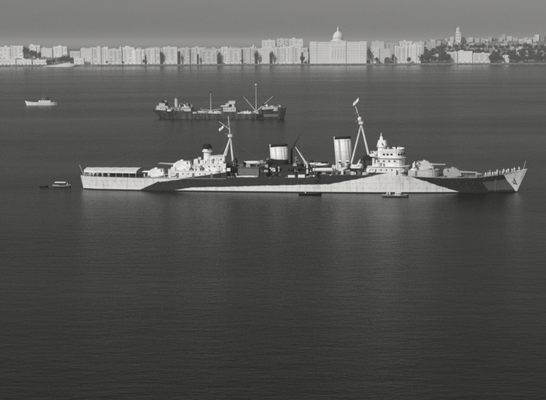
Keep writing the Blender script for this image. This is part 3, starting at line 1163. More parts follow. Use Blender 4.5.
# ------------------------------------------------------------------ boats
def boat(name, label, cat, L, B, D, loc, rz, hull_mat, inside, group=None, extras=(), base=SHIP_M, free=0.0):
    p = base @ Vector(loc)
    ang = rz + (SHIP_YAW if base is SHIP_M else 0.0)
    t = thing(name, label, cat, p, ang, group)
    bm = NB()
    N, K = 14, 6
    ox, inn = [], []
    for i in range(N + 1):
        u = i / N
        x = -L / 2 + L * u
        w = B / 2 * max(.04, (1 - abs(2 * u - .92) ** 2.6 / (1.08 ** 2.6 if u > .46 else 1.6)))
        sheer = D * (1 + .38 * (2 * u - .9) ** 2)
        ro, ri = [], []
        for k in range(-K, K + 1):
            a = k / K
            y = w * math.sin(a * PI / 2)
            z = sheer * (1 - math.cos(a * PI / 2) ** .8)
            ro.append(bm.verts.new((x, y, z)))
            ri.append(bm.verts.new((x * .98, y * .9, .08 * D + z * .92 + (sheer - z) * .06 if abs(k) < K else z)))
        ox.append(ro)
        inn.append(ri)
    for i in range(N):
        for k in range(2 * K):
            bm.faces.new((ox[i][k], ox[i + 1][k], ox[i + 1][k + 1], ox[i][k + 1]))
            bm.faces.new((inn[i][k + 1], inn[i + 1][k + 1], inn[i + 1][k], inn[i][k]))
        for k in (0, 2 * K):
            bm.faces.new((ox[i][k], inn[i][k], inn[i + 1][k], ox[i + 1][k]))
    for i in (0, N):
        for k in range(2 * K):
            bm.faces.new((ox[i][k], ox[i][k + 1], inn[i][k + 1], inn[i][k]))
    bmesh.ops.recalc_face_normals(bm, faces=bm.faces)
    obj('hull', bm, hull_mat, t, smooth=True)
    bm = NB()
    for s in (0, 2 * K):
        for i in range(N):
            def gp(j):
                u = j / N
                w = B / 2 * max(.04, (1 - abs(2 * u - .92) ** 2.6 / (1.08 ** 2.6 if u > .46 else 1.6)))
                return Vector((-L / 2 + L * u, w * (1 if s else -1), D * (1 + .38 * (2 * u - .9) ** 2)))
            tube(bm, gp(i), gp(i + 1), .06, n=5, caps=False)
    obj('gunwale', bm, inside, t)
    if 'thwarts' in extras:
        for u in (.25, .42, .6, .76):
            w = B * .44 * (1 - abs(2 * u - .92) ** 2.6)
            bm = NB()
            box(bm, -L / 2 + L * u - .13, -L / 2 + L * u + .13, -w, w, D * .72, D * .78)
            obj('thwart', bm, M['varnish'], t)
    if 'cover' in extras:
        bm = NB()
        rows = []
        for i in range(1, 12):
            u = .04 + .92 * i / 12
            w = B / 2 * max(.05, (1 - abs(2 * u - .92) ** 2.6 / (1.08 ** 2.6 if u > .46 else 1.6))) * 1.03
            zt = D * (1 + .38 * (2 * u - .9) ** 2)
            rows.append([bm.verts.new((-L / 2 + L * u, w * c_, zt + .02 + .22 * B * (1 - abs(c_)) * (1 - (2 * u - 1) ** 2))) for c_ in (-1, -.5, 0, .5, 1)])
        for a_, b_ in zip(rows, rows[1:]):
            for k in range(4):
                bm.faces.new((a_[k], b_[k], b_[k + 1], a_[k + 1]))
        o = obj('canvas_cover', bm, M['canvas'], t, smooth=True)
        o.modifiers.new('thickness', 'SOLIDIFY').thickness = .02
    if 'cabin' in extras:
        bm = NB()
        prism(bm, rounded(-L * .02, L * .24, B * .36, L * .07), D * .7, D * 1.0 + 1.0, top=.93)
        cb = obj('cabin', bm, M['light'], t)
        for s in (-1, 1):
            for x in (.04, .11, .17):
                bm = NB()
                box(bm, L * x - .22, L * x + .22, s * B * .345 - .05, s * B * .345 + .05, D + .35, D + .75)
                obj('window', bm, M['glass'], cb)
    if 'canopy' in extras:
        bm = NB()
        rows = []
        for i in range(7):
            x = -L * .36 + L * .62 * i / 6
            rows.append([bm.verts.new((x, B * .44 * c_, D + 1.25 + .28 * (1 - c_ * c_))) for c_ in (-1, -.6, 0, .6, 1)])
        for a_, b_ in zip(rows, rows[1:]):
            for k in range(4):
                bm.faces.new((a_[k], b_[k], b_[k + 1], a_[k + 1]))
        o = obj('canopy', bm, M['canvas'], t, smooth=True)
        o.modifiers.new('thickness', 'SOLIDIFY').thickness = .03
        for x in (-L * .35, -L * .05, L * .25):
            for s in (-1, 1):
                bm = NB()
                tube(bm, (x, s * B * .42, D * .8), (x, s * B * .42, D + 1.3), .04, n=5)
                obj('canopy_post', bm, M['steel'], t)
    if 'mast' in extras:
        bm = NB()
        tube(bm, (L * .08, 0, D * .3), (L * .06, 0, D + 3.2), .06, .03, n=6)
        obj('mast', bm, M['varnish'], t)
    return t


SB = "boats carried by the cruiser"
boat('ship_boat', 'white canvas-covered boat on top of the dark house between the two masts', 'boat', 6.6, 2.2, .9, (-17.8, -1.6, 9.95), 0, M['light'], M['canvas'], SB, ('cover',))
boat('ship_boat', 'white pulling boat low at the warship side below the dark catapult house', 'boat', 8.2, 2.0, .8, (-19.0, -7.4, 4.95), 0, M['light'], M['light'], SB, ('cover',))
boat('ship_boat', 'long white cutter carried beside the deck just aft of the fore funnel', 'boat', 8.8, 2.4, .95, (9.9, -6.6, 7.9), 0, M['light'], M['light'], SB, ('cover',))
boat('ship_boat', 'pale covered boat on the boat deck, nearer the fore funnel', 'boat', 6.4, 2.1, .9, (8.4, -3.9, 9.35), 0, M['steel'], M['canvas'], SB, ('cover',))
boat('ship_boat', 'dark boat on the boat deck beside the white crane jib', 'boat', 5.6, 2.0, .85, (1.0, 2.6, 9.35), 0, M['dark'], M['dark'], SB, ('thwarts',))
boat('ship_boat', 'dark covered boat lashed between the after funnel and the white crane', 'boat', 6.0, 2.0, .8, (5.4, 0.6, 9.35), 0, M['dark'], M['canvas'], SB, ('cover',))
# chocks and davits of those boats
for (x, y, z, w) in ((-17.8, -1.6, 9.9, 4), (9.9, -6.6, 7.0, 5.6), (5.4, .6, 9.1, 3), (8.4, -3.9, 9.1, 3), (1.0, 2.6, 9.1, 2.6), (-19.0, -7.4, 4.8, 5)):
    for e in (-.5, .5):
        bm = NB()
        prism(bm, [(x + w * e - .15, y - .8), (x + w * e + .15, y - .8), (x + w * e + .15, y + .8), (x + w * e - .15, y + .8)], z - .02, z + (1.05 if z == 7.0 else .25), top=.7)
        obj('boat_chock', bm, M['steel'], ship)
for x in (6.4, 13.2):
    bm = NB()
    pts = [Vector((x, -7.2, 4.8 if x < 8 else 7.0)), Vector((x, -7.4, 9.6)), Vector((x, -7.0, 10.6)), Vector((x, -6.4, 10.9))]
    for p, q in zip(pts, pts[1:]):
        tube(bm, p, q, .13, n=6)
    obj('davit', bm, M['steel'], ship)


def wpt(x, y):
    return (x, y, 0)


ID = Matrix.Identity(4)
boat('motor_launch', 'small launch with white canopy lying just off the warship stern', 'boat', 7.2, 2.3, .75, (-84.1, 487.0, -.15), R(-4), M['varnish'], M['light'], None, ('canopy', 'thwarts'), base=ID)
boat('dinghy', 'tiny dark dinghy trailing left of the white-canopied launch', 'boat', 3.6, 1.3, .45, (-91.4, 488.4, -.08), R(-6), M['black'], M['dark'], None, ('thwarts',), base=ID)
bm = NB()
tube(bm, (-87.7, 487.3, .42), (-89.7, 488.1, .36), .03, n=5)
tag(obj('tow_rope', bm, M['steel']), 'dark line between the white-canopied launch and its dinghy', 'rope')
boat('cutter', 'long dark open boat alongside the warship between its two funnels', 'boat', 8.6, 2.3, .7, (14.0, 459.3, -.12), R(-6), M['black'], M['black'], None, ('thwarts',), base=ID)
boat('pinnace', 'grey motor boat with small cabin lying below the warship bridge', 'boat', 9.8, 2.6, .75, (45.3, 452.5, -.12), R(-5), M['freight_grey'], M['mid'], None, ('cabin', 'thwarts'), base=ID)


# ------------------------------------------------------------------ crew
def person_mesh(pose):
    J = {'pelvis': (0, 0, .93), 'waist': (0, 0, 1.08), 'chest': (0, .01, 1.33), 'neck': (0, .0, 1.5), 'head0': (0, .015, 1.58), 'head1': (0, .02, 1.70), 'crown': (0, .01, 1.77)}
    Rr = {'pelvis': .145, 'waist': .13, 'chest': .155, 'neck': .062, 'head0': .085, 'head1': .10, 'crown': .07}
    E_ = [('pelvis', 'waist'), ('waist', 'chest'), ('chest', 'neck'), ('neck', 'head0'), ('head0', 'head1'), ('head1', 'crown')]
    for s, n_ in ((-1, 'l'), (1, 'r')):
        st = pose['stance']
        J.update({n_ + 'hip': (s * .10, 0, .86), n_ + 'knee': (s * (.11 + st * .3), .03, .49), n_ + 'ankle': (s * (.12 + st), -.02, .09), n_ + 'toe': (s * (.14 + st), .14, .045)})
        Rr.update({n_ + 'hip': .10, n_ + 'knee': .068, n_ + 'ankle': .05, n_ + 'toe': .042})
        el, wr = pose['arm' + n_]
        J.update({n_ + 'sho': (s * .185, 0, 1.42), n_ + 'elb': (s * el[0], el[1], el[2]), n_ + 'wri': (s * wr[0], wr[1], wr[2])})
        d = (Vector(J[n_ + 'wri']) - Vector(J[n_ + 'elb'])).normalized()
        J[n_ + 'hand'] = tuple(Vector(J[n_ + 'wri']) + d * .13)
        Rr.update({n_ + 'sho': .07, n_ + 'elb': .048, n_ + 'wri': .036, n_ + 'hand': .034})
        E_ += [('pelvis', n_ + 'hip'), (n_ + 'hip', n_ + 'knee'), (n_ + 'knee', n_ + 'ankle'), (n_ + 'ankle', n_ + 'toe'),
               ('chest', n_ + 'sho'), (n_ + 'sho', n_ + 'elb'), (n_ + 'elb', n_ + 'wri'), (n_ + 'wri', n_ + 'hand')]
    keys = list(J)
    me = bpy.data.meshes.new('person_skeleton')
    me.from_pydata([J[k] for k in keys], [(keys.index(a), keys.index(b_)) for a, b_ in E_], [])
    o = bpy.data.objects.new('person_skeleton', me)
    C.objects.link(o)
    sk = o.modifiers.new('skin', 'SKIN')
    if not me.skin_vertices:
        me.attributes.new('skin', 'FLOAT', 'POINT')
    for i, k in enumerate(keys):
        sv = me.skin_vertices[0].data[i]
        sv.radius = (Rr[k] * (1.15 if k in ('chest', 'pelvis') else 1), Rr[k] * (.8 if k in ('chest', 'pelvis', 'waist') else 1))
        sv.use_root = k == 'pelvis'
    sub = o.modifiers.new('smooth', 'SUBSURF')
    sub.levels = sub.render_levels = 1
    dg = bpy.context.evaluated_depsgraph_get()
    out = bpy.data.meshes.new_from_object(o.evaluated_get(dg), depsgraph=dg)
    bpy.data.objects.remove(o)
    out.materials.clear()
    for mt in ('cotton', 'skin', 'leather'):
        out.materials.append(M[mt])
    hands = [Vector(J['lhand']), Vector(J['rhand'])]
    for p in out.polygons:
        c = p.center
        p.material_index = 1 if c.z > 1.5 or min((c - h).length for h in hands) < .11 else (2 if c.z < .1 else 0)
        p.use_smooth = True
    return out


POSES = [person_mesh({'stance': .02, 'arml': ((.27, -.02, 1.15), (.29, .06, .90)), 'armr': ((.27, -.02, 1.15), (.29, .06, .90))}),
         person_mesh({'stance': .10, 'arml': ((.36, -.10, 1.20), (.22, .10, 1.05)), 'armr': ((.36, -.10, 1.20), (.22, .10, 1.05))}),
         person_mesh({'stance': .06, 'arml': ((.27, .03, 1.15), (.28, .15, .92)), 'armr': ((.30, .16, 1.22), (.22, .38, 1.30))})]
bm = NB()
lathe(bm, [(.10, 1.72), (.13, 1.745), (.135, 1.79), (.09, 1.815)], 12, (0, .01, 0))
CAP = bpy.data.meshes.new('cap')
bm.to_mesh(CAP)
bm.free()
CAP.materials.append(M['cotton'])


def sailor(x, y, ang, k, label, group, z=None):
    p = SHIP_M @ Vector((x, y, (deck_z(x) if z is None else z) + .005))
    t = thing('person', label, 'person', p, ang + SHIP_YAW, group)
    obj_me('body', POSES[k], None, t)
    obj_me('cap', CAP, None, t)
    s = rnd.uniform(.97, 1.04)
    t.scale = (s, s, s)


spots = [(82.0, -.5), (80.4, .6), (79.4, -1.1), (78.2, 1.2), (77.3, -1.7), (76.6, 1.9), (75.8, -2.4), (75.0, -1.6), (74.2, 2.5), (73.7, -3.0), (73.1, -2.5), (72.2, -3.3), (71.6, 2.9), (71.2, -2.9),
         (70.5, -3.6), (69.6, -3.3)]
for i, (x, y) in enumerate(spots):
    sailor(x, y, rnd.uniform(2.0, 4.2), i % 3, 'sailor in white on the warship foredeck, %s from the bow tip' % ORD[i], 'crew on the foredeck')
spots = [-82.4, -80.2, -78.6, -76.9, -75.0, -72.6]
for i, x in enumerate(spots):
    sailor(x, -(interp(HB_D, x) - .55), rnd.uniform(2.6, 3.7), (i + 1) % 3, 'sailor in white at the rail under the stern awning, %s from the stern' % ORD[i], 'crew under the stern awning')
for i, (x, y, z) in enumerate(((33.5, -3.6, 15.6), (37.6, -2.2, 15.6), (50.2, -2.6, 8.5), (-58.8, -5.6, 4.8), (-50.9, -6.5, 4.8))):
    sailor(x, y, rnd.uniform(2.4, 4), i % 3, ['sailor in white on the after side of the open bridge', 'sailor in white at the front of the open bridge', 'sailor in white just ahead of the bridge beside the raised turret',
                                              'sailor in white between the stern awning and aftermost turret', 'sailor in white beside the after deckhouse'][i], 'crew about the decks', z)

def boatman(x, y, z, ang, k, label):
    t = thing('person', label, 'person', (x, y, z), ang, 'boat crews')
    obj_me('body', POSES[k], None, t)
    obj_me('cap', CAP, None, t)


boatman(43.2, 452.7, .13, 3.0, 1, 'sailor in white standing aft in the grey boat below the bridge')
boatman(42.3, 452.9, .13, 2.2, 0, 'sailor in white at the stern end of the grey boat below the bridge')
boatman(12.2, 459.5, .1, 3.4, 2, 'sailor standing in the stern of the long dark boat alongside')
boatman(-81.9, 486.8, .1, 2.8, 1, 'sailor standing in the bow of the white-canopied launch')

# ------------------------------------------------------------------ freighter beyond
FR_YAW = R(-8)
FR_O = Vector((-38.5, 929, 0))
fr = thing('cargo_ship', 'dark-hulled cargo ship with pale derricks, anchored behind the warship', 'cargo ship', FR_O, FR_YAW)
FH = [(-53, .1), (-52.4, 2.2), (-50, 4.0), (-42, 6.0), (-32, 6.8), (25, 6.8), (36, 5.6), (44, 3.2), (48, 1.2), (49.5, .06)]


def fdeck(x):
    return interp([(-53, 6.6), (-30, 5.7), (-21.01, 5.6), (-21, 3.6), (0.99, 3.5), (1, 5.4), (12.99, 5.4), (13, 3.6), (30.99, 4.0), (31, 6.2), (49.5, 7.2)], x)


fx = sorted(set([-53, -52.4, -51.5, -50, -48, -46, -44, -42, -40, -36, -32, -27, -21.01, -21, -15, -8, 0.99, 1, 6, 12.99, 13, 20, 26, 30.99, 31, 34, 37, 40, 43, 46, 48, 49, 49.5]))
bm = NB()
grid = {}
for si, x in enumerate(fx):
    dz = fdeck(x) + 0.8 * (0 if (x < -21 or 1 <= x < 13) else 1)
    for k in range(7):
        z = -2 + (dz + 2) * k / 6
        u = max(0, z) / dz
        hb = interp(FH, x) * (.72 + .28 * u if abs(x) > 30 else 1)
        xx = x - (x - 38) / 11.5 * 2.0 * (1 - u) if x > 38 else x
        if x < -40:                               # counter stern
            xx = x + (-40 - x) / 13 * 6.0 * max(0, 1 - u) ** 1.3
        for s in (-1, 1):
            grid[si, k, s] = bm.verts.new((xx, s * hb, z))
for si in range(len(fx) - 1):
    for k in range(6):
        for s in (-1, 1):
            q = [grid[si, k, s], grid[si + 1, k, s], grid[si + 1, k + 1, s], grid[si, k + 1, s]]
            bm.faces.new(q if s < 0 else q[::-1])
fhull = obj('hull', bm, M['rust'], fr, smooth=True)
for k, (lo, hi) in enumerate(((-52.6, -21.02), (-20.99, .98), (1.01, 12.98), (13.01, 30.98), (31.01, 49.3))):
    bm = NB()
    prev = None
    for x in [lo] + [q for q in fx if lo < q < hi] + [hi]:
        hw = max(.03, interp(FH, x) - .1)
        a, b2_ = bm.verts.new((x, -hw, fdeck(x) - .05)), bm.verts.new((x, hw, fdeck(x) - .05))
        if prev:
            bm.faces.new((prev[0], a, b2_, prev[1]))
        prev = (a, b2_)
    obj(['poop_deck', 'after_well_deck', 'bridge_deck', 'fore_well_deck', 'forecastle_deck'][k], bm, M['freight_deck'], fr)
for x in (-21.0, 1.0, 13.0, 31.0):
    bm = NB()
    lo_ = min(fdeck(x - .02), fdeck(x + .02))
    hi_ = max(fdeck(x - .02), fdeck(x + .02))
    box(bm, x - .06, x + .06, -6.5, 6.5, lo_ - .3, hi_ - .06)
    obj('bulkhead', bm, M['freight_white'], fr)


def fblock(name, x0, x1, hw, z0, z1, mat='freight_white', **k):
    return block(name, rounded(x0, x1, hw, k.get('nose', 0), k.get('tail', 0)), z0, z1, M[mat], fr)


for lo, hi in ((-20.8, .8), (13.2, 30.8)):          # pale well-deck rails
    for s in (-1, 1):
        x = lo
        while x < hi - 1:                           # lengths of pale bulwark with open rails between
            w = min(rnd.uniform(2.2, 5.5), hi - x)
            bm = NB()
            box(bm, x, x + w, s * 6.78 - .1, s * 6.78 + .1, 4.0, 4.75 + rnd.uniform(-.25, .4))
            obj('bulwark_plate', bm, M[rnd.choice(('freight_white', 'freight_white', 'freight_grey', 'canvas'))], fr)
            x += w + rnd.uniform(.1, 1.1)
p1 = fblock('poop_house', -50, -40.5, 3.9, 6.2, 9.4, tail=3)
openings(p1, (-46, -44, -42), -3.9, 7.6, 8.3, .7)
p4 = fblock('after_wheelhouse', -47.5, -43, 2.8, 9.4, 11.4)
bm = NB()
tube(bm, (-41.8, -1.5, 9.4), (-41.8, -1.5, 12.2), .8, n=10)
obj('water_tank', bm, M['black'], fr)
p2 = fblock('engine_casing', -38.5, -22.5, 3.6, 5.6, 8.4, 'freight_grey')
openings(p2, (-36, -33, -30, -27, -24.5), -3.6, 6.8, 7.4, .6)
p3 = fblock('galley_house', -30, -22.6, 5.2, 5.6, 7.6)
bm = NB()
lathe(bm, [(1.4, 8.4), (1.35, 14.6)], 16, (-34.6, 0, 0))
ff = obj('funnel', bm, M['freight_white'], fr)
bm = NB()
lathe(bm, [(1.42, 14.6), (1.45, 15.3), (1.2, 15.4)], 16, (-34.6, 0, 0))
obj('funnel_cap', bm, M['freight_grey'], ff)
for x, y in ((-42.5, 2.5), (-31.5, 2.2), (-31.5, -2.2)):
    bm = NB()
    tube(bm, (x, y, 5.8), (x, y, 10.2), .35, n=8)
    tube(bm, (x, y, 10.1), (x + .7, y, 10.7), .4, .7, n=10)
    obj('ventilator', bm, M['freight_white'], fr)
m1 = fblock('bridge_house', 2.2, 11.8, 5.6, 5.4, 8.6)
openings(m1, (3.4, 5.2, 8.6, 10.4), -5.6, 6.6, 7.3, .7)
m2 = fblock('wheelhouse', 4.0, 11.4, 4.6, 8.6, 11.4, nose=1.2)
openings(m2, (7.6,), -4.6, 8.8, 10.8, 2.2, mat='black')
m3 = fblock('monkey_island', 6.0, 11.0, 3.4, 11.4, 13.2)
f1 = fblock('forecastle_house', 31.6, 44.5, 4.2, 6.0, 8.8, nose=3)
openings(f1, (34, 37), -4.2, 7.4, 8.0, .6)
bm = NB()                                          # a faded panel painted on the bow plating
for i in range(8):
    x0_, x1_ = 33 + i * 1.4, 33 + (i + 1) * 1.4
    pts = []
    for x, z in ((x0_, 1.6), (x1_, 1.6), (x1_, 3.6), (x0_, 3.6)):
        dz = fdeck(x)
        hb = interp(FH, x) * (.72 + .28 * z / dz) + .06
        xx = x - (x - 38) / 11.5 * 2.0 * (1 - z / dz) if x > 38 else x
        pts.append(bm.verts.new((xx, -hb, z)))
    bm.faces.new(pts)
obj('bow_plating', bm, M['freight_grey'], fhull)


def cargo_mast(x, zt, booms, ball):
    bm = NB()
    tube(bm, (x, 0, 3.3), (x, 0, zt), .38, .16, n=10)
    mst = obj('mast', bm, M['freight_white'], fr)
    bm = NB()
    box(bm, x - 1.4, x + 1.4, -1.6, 1.6, 3.4, 5.9)
    obj('winch_house', bm, M['freight_white'], mst)
    for (dx, dy, z) in booms:
        bm = NB()
        tube(bm, (x + math.copysign(.8, dx), dy * .3, 6.1), (x + dx, dy, z), .25, .16, n=8)
        bo = obj('derrick', bm, M['freight_white'], mst)
        bm = NB()
        tube(bm, (x, 0, zt * .8), (x + dx, dy, z), .04, n=4)
        obj('topping_lift', bm, M['steel'], bo)
    bm = NB()
    if ball:
        lathe(bm, [(.2, -.6), (.85, -.4), (.95, .3), (.5, .8), (.2, .9)], 12, (x, 0, zt + .2))
    else:
        lathe(bm, [(.2, -.6), (.7, -.4), (.7, .3), (.2, .5)], 10, (x, 0, zt + .2))
    obj('masthead', bm, M['freight_white'] if ball else M['black'], mst)
    bm = NB()
    tube(bm, (x, -2.2, zt * .78), (x, 2.2, zt * .78), .12, n=6)
    obj('crosstree', bm, M['freight_white'], mst)


cargo_mast(26.4, 25.0, [(-9.5, -1, 16.5), (12.5, 1, 16.5), (-8, 4, 14), (9, -3.5, 11)], True)
cargo_mast(-8.2, 19.5, [(-8.0, -2, 7.0), (7.5, 2, 7.0)], False)
for x, w in ((-15.5, 5), (-3.0, 4), (18.5, 5)):
    bm = NB()
    box(bm, x - w / 2, x + w / 2, -2.6, 2.6, 3.3, 5.2)
    hc = obj('hatch', bm, M['freight_white'], fr)
    bm = NB()
    box(bm, x - w / 2 - .1, x + w / 2 + .1, -2.7, 2.7, 5.2, 5.4)
    obj('hatch_cover', bm, M['canvas'], hc)
fc = random.Random(4)
for (x0, x1, y0, y1, z, n_) in ((-51, -40, -4.6, 4, 6.2, 9), (-38, -23, -3.4, 3.4, 8.4, 12), (-40, -22, -6.3, -4.2, 5.7, 9), (-20, 0, -6.2, 6, 3.5, 22), (2.4, 11.6, -5.2, 5.2, 8.6, 6), (13.5, 30, -6.2, 6, 3.6, 18),
                                (32, 46, -2.6, 2.6, 8.8, 6), (31.5, 46, -2.6, 2.6, 6.4, 8), (-47, -43.2, -2.4, 2.4, 11.4, 3)):
    for k in range(n_):
        x, y = fc.uniform(x0, x1), fc.uniform(y0, y1)
        w, d_, h_ = fc.uniform(.4, 1.3), fc.uniform(.3, .8), fc.uniform(.5, 2.3)
        bm = NB()
        if fc.random() < .6:
            prism(bm, [(x - w, y - d_), (x + w, y - d_), (x + w, y + d_), (x - w, y + d_)], z - .1, z + h_, top=fc.uniform(.7, .98))
            nm = 'deck_cargo'
        else:
            lathe(bm, [(.35, z - .1), (.33, z + h_ * .8), (.6, z + h_ * .85), (.6, z + h_ + .2), (.2, z + h_ + .4)], 8, (x, y, 0))
            nm = 'ventilator'
        obj(nm, bm, M[fc.choice(('freight_white', 'freight_grey', 'black', 'freight_white', 'canvas'))], fr)
FRM = Matrix.Translation(FR_O) @ Matrix.Rotation(FR_YAW, 4, 'Z')


def fr_boat(x, y, z, label):
    p = FRM @ Vector((x, y, z))
    boat('lifeboat', label, 'boat', 6.4, 2.0, .9, p, FR_YAW, M['freight_white'], M['canvas'], 'lifeboats of the cargo ship', ('cover',), base=ID)


fr_boat(-26.5, -4.4, 7.6, 'pale lifeboat on the after deck of the cargo ship')
fr_boat(3.6, -5.2, 8.65, 'pale lifeboat beside the midships bridge of the cargo ship')

# ------------------------------------------------------------------ white launch far left
LY = thing('motor_yacht', 'low white motor vessel alone on the water at far left', 'boat', (-214, 1139, 0), R(2))
bm = NB()
rows = []
for i in range(17):
    u = i / 16
    x = -14.5 + 29 * u
    w = 3.0 * (min(1, (1 - u) / .16) ** .6 if u > .84 else 1) * (max(.02, u / .4) ** .6 if u < .4 else 1)
    w = max(w, .06)
    sh = 2.6 + 1.5 * (1 - u / .35) ** 2 * (u < .35) + .25 * max(0, u - .8) * 4
    rows.append([bm.verts.new((x + (1 - k / 4) * (1.6 if u < .3 else 0), s * w * (.75 + .25 * k / 4), -.8 + (sh + .8) * k / 4)) for s in (-1, 1) for k in range(5)])
for a_, b_ in zip(rows, rows[1:]):
    for k in range(4):
        bm.faces.new((a_[k], b_[k], b_[k + 1], a_[k + 1]))
        bm.faces.new((a_[6 + k - 1], a_[6 + k], b_[6 + k], b_[6 + k - 1]))
    bm.faces.new((a_[4], b_[4], b_[9], a_[9]))
bm.faces.new(rows[-1][:5] + rows[-1][:4:-1])
bmesh.ops.recalc_face_normals(bm, faces=bm.faces)
obj('hull', bm, M['light'], LY)
hs = block('deckhouse', rounded(-2.0, 9.0, 1.9, 0, 1.2), 2.7, 4.3, M['light'], LY)
openings(hs, (0, 2, 4, 6, 8), -1.9, 3.3, 3.9, .7, mat='glass')
wh = block('wheelhouse', rounded(1.2, 4.2, 1.6, 0, .7), 4.3, 6.6, M['freight_grey'], LY)
openings(wh, (2.2, 3.4), -1.6, 5.4, 6.1, .7, mat='glass')
bm = NB()
tube(bm, (6.2, 0, 4.3), (6.5, 0, 7.0), .9, .8, n=12)
obj('funnel', bm, M['black'], LY)
bm = NB()
tube(bm, (2.4, 0, 6.6), (2.3, 0, 10.2), .12, .05, n=6)
obj('mast', bm, M['mid'], LY)

# ------------------------------------------------------------------ the town on the far shore
def facade(parent, x0, x1, y, z0, z1, storey=3.6, bay=3.9, wmat='shutter', h=1.9, w=1.25, balcony=0.0, seed=0):
    """rows of windows standing in shallow frames on the front of a block"""
    rr = random.Random(seed)
    n = max(1, int((z1 - z0 - 1.2) / storey))
    nb = max(2, int((x1 - x0 - 1.5) / bay))
    st, dx = (z1 - z0 - 1.0) / n, (x1 - x0 - 1.2) / nb
    wb, bb = NB(), NB()
    for i in range(n):
        z = z0 + .6 + st * i
        for k in range(nb):
            if rr.random() < .1:
                continue
            cx_ = x0 + .6 + dx * (k + .5)
            box(wb, cx_ - w / 2, cx_ + w / 2, y - .06, y + .3, z + .7, z + .7 + h)
            if balcony and i > 0 and k % 3 == 1:
                box(bb, cx_ - dx * .75, cx_ + dx * .75, y - balcony, y - .01, z, z + .18)
                box(bb, cx_ - dx * .75, cx_ + dx * .75, y - balcony, y - balcony + .1, z + .18, z + .95)
    obj('window_rows', wb, M[rr.choice(('shutter', 'pane_mid', 'pane_pale'))], parent, kind='stuff')
    if balcony and len(bb.verts):
        obj('balcony_rows', bb, parent['wallmat_obj'].data.materials[0], parent, kind='stuff')
    else:
        bb.free()


def building(name, label, cat, x0, x1, z1, y, wall, depth=16, z0=None, group=None, seed=0, style=0):
    rr = random.Random(seed * 31 + 5)
    z0 = (land_z((x0 + x1) / 2, y) if z0 is None else z0) - .6
    t = thing(name, label, cat, ((x0 + x1) / 2, y, z0), 0, group)
    a, b_ = -(x1 - x0) / 2, (x1 - x0) / 2
    H_ = z1 - z0
    bm = NB()
    box(bm, a, b_, 0, depth, -3, H_ - 1.0)
    if style == 1:                                 # projecting middle bay
        box(bm, a * .3, b_ * .3, -1.6, -.003, -3, H_ - 1.6)
    if style == 2:                                 # corner towers
        box(bm, a, a + 4.2, -1.1, -.003, -3, H_ - .4)
        box(bm, b_ - 4.2, b_, -1.1, -.003, -3, H_ - .4)
    wl = obj('wall', bm, wall, t)
    bm = NB()
    for (p, q, r_, s_) in ((a - .35, b_ + .35, -.35, .25), (a - .35, b_ + .35, depth - .25, depth + .35)):
        box(bm, p, q, r_, s_, H_ - .997, H_)
    for (p, q) in ((a - .35, a + .25), (b_ - .25, b_ + .35)):
        box(bm, p, q, .253, depth - .253, H_ - .997, H_)
    obj('parapet', bm, wall, t)
    bm = NB()
    box(bm, a + .26, b_ - .26, .26, depth - .26, H_ - .998, H_ - .7)
    rf = obj('roof', bm, M['tile'], t)
    if x1 - x0 > 12 and rr.random() < .85:
        bm = NB()
        w = rr.uniform(.12, .28) * (x1 - x0)
        c_ = rr.uniform(a * .6, b_ * .6)
        box(bm, c_ - w / 2, c_ + w / 2, 3, 8, H_ - .7, H_ + rr.uniform(1.6, 3.4))
        obj('stair_hut', bm, wall, rf)
    if rr.random() < .6:
        bm = NB()
        c_ = rr.uniform(a * .7, b_ * .7)
        tube(bm, (c_, 6, H_ - .7), (c_, 6, H_ + 2.2), 1.0, n=10)
        obj('water_tank', bm, M['freight_grey'], rf)
    t['wallmat_obj'] = wl
    rows = rr.choice(((3.5, 3.6), (3.8, 4.2), (3.4, 3.2)))
    if z1 - z0 > 7:
        if style == 1:
            facade(t, a, a * .3, 0, 4.0, H_ - 1.4, rows[0], rows[1], seed=seed, balcony=1.2)
            facade(t, a * .3, b_ * .3, -1.6, 4.0, H_ - 2.0, rows[0], rows[1], seed=seed + 1)
            facade(t, b_ * .3, b_, 0, 4.0, H_ - 1.4, rows[0], rows[1], seed=seed + 2, balcony=1.2)
        elif style == 2:
            facade(t, a + 4.2, b_ - 4.2, 0, 4.0, H_ - 1.4, rows[0], rows[1], seed=seed, balcony=1.3)
            facade(t, a, a + 4.2, -1.1, 4.0, H_ - 1.4, rows[0], 1.8, w=.9, seed=seed + 1)
            facade(t, b_ - 4.2, b_, -1.1, 4.0, H_ - 1.4, rows[0], 1.8, w=.9, seed=seed + 2)
        else:
            facade(t, a, b_, 0, 4.0, H_ - 1.4, rows[0], rows[1], seed=seed, balcony=1.2 if rr.random() < .7 else 0)
        nd = max(1, int((x1 - x0) / 9))
        for k in range(nd):                        # shop and house doors on the ground floor
            c_ = a + (k + .5) * (b_ - a) / nd
            yy = -1.6 if style == 1 and abs(c_) < b_ * .3 else 0
            if style == 2 and abs(c_) > b_ - 5.2:
                continue
            bm = NB()
            box(bm, c_ - 1.3, c_ + 1.3, yy - .08, yy + .2, .6, 3.4)
            obj('door', bm, M['shutter'], t)
    else:
        facade(t, a, b_, 0, .8, H_ - .9, 3.4, 4.0, seed=seed)
    del t['wallmat_obj']
    return t


def tall(i):
    return WALLS[(0, 1, 0, 2, 1, 0, 1, 1, 2, 0, 1, 0, 2, 1)[i % 14]]


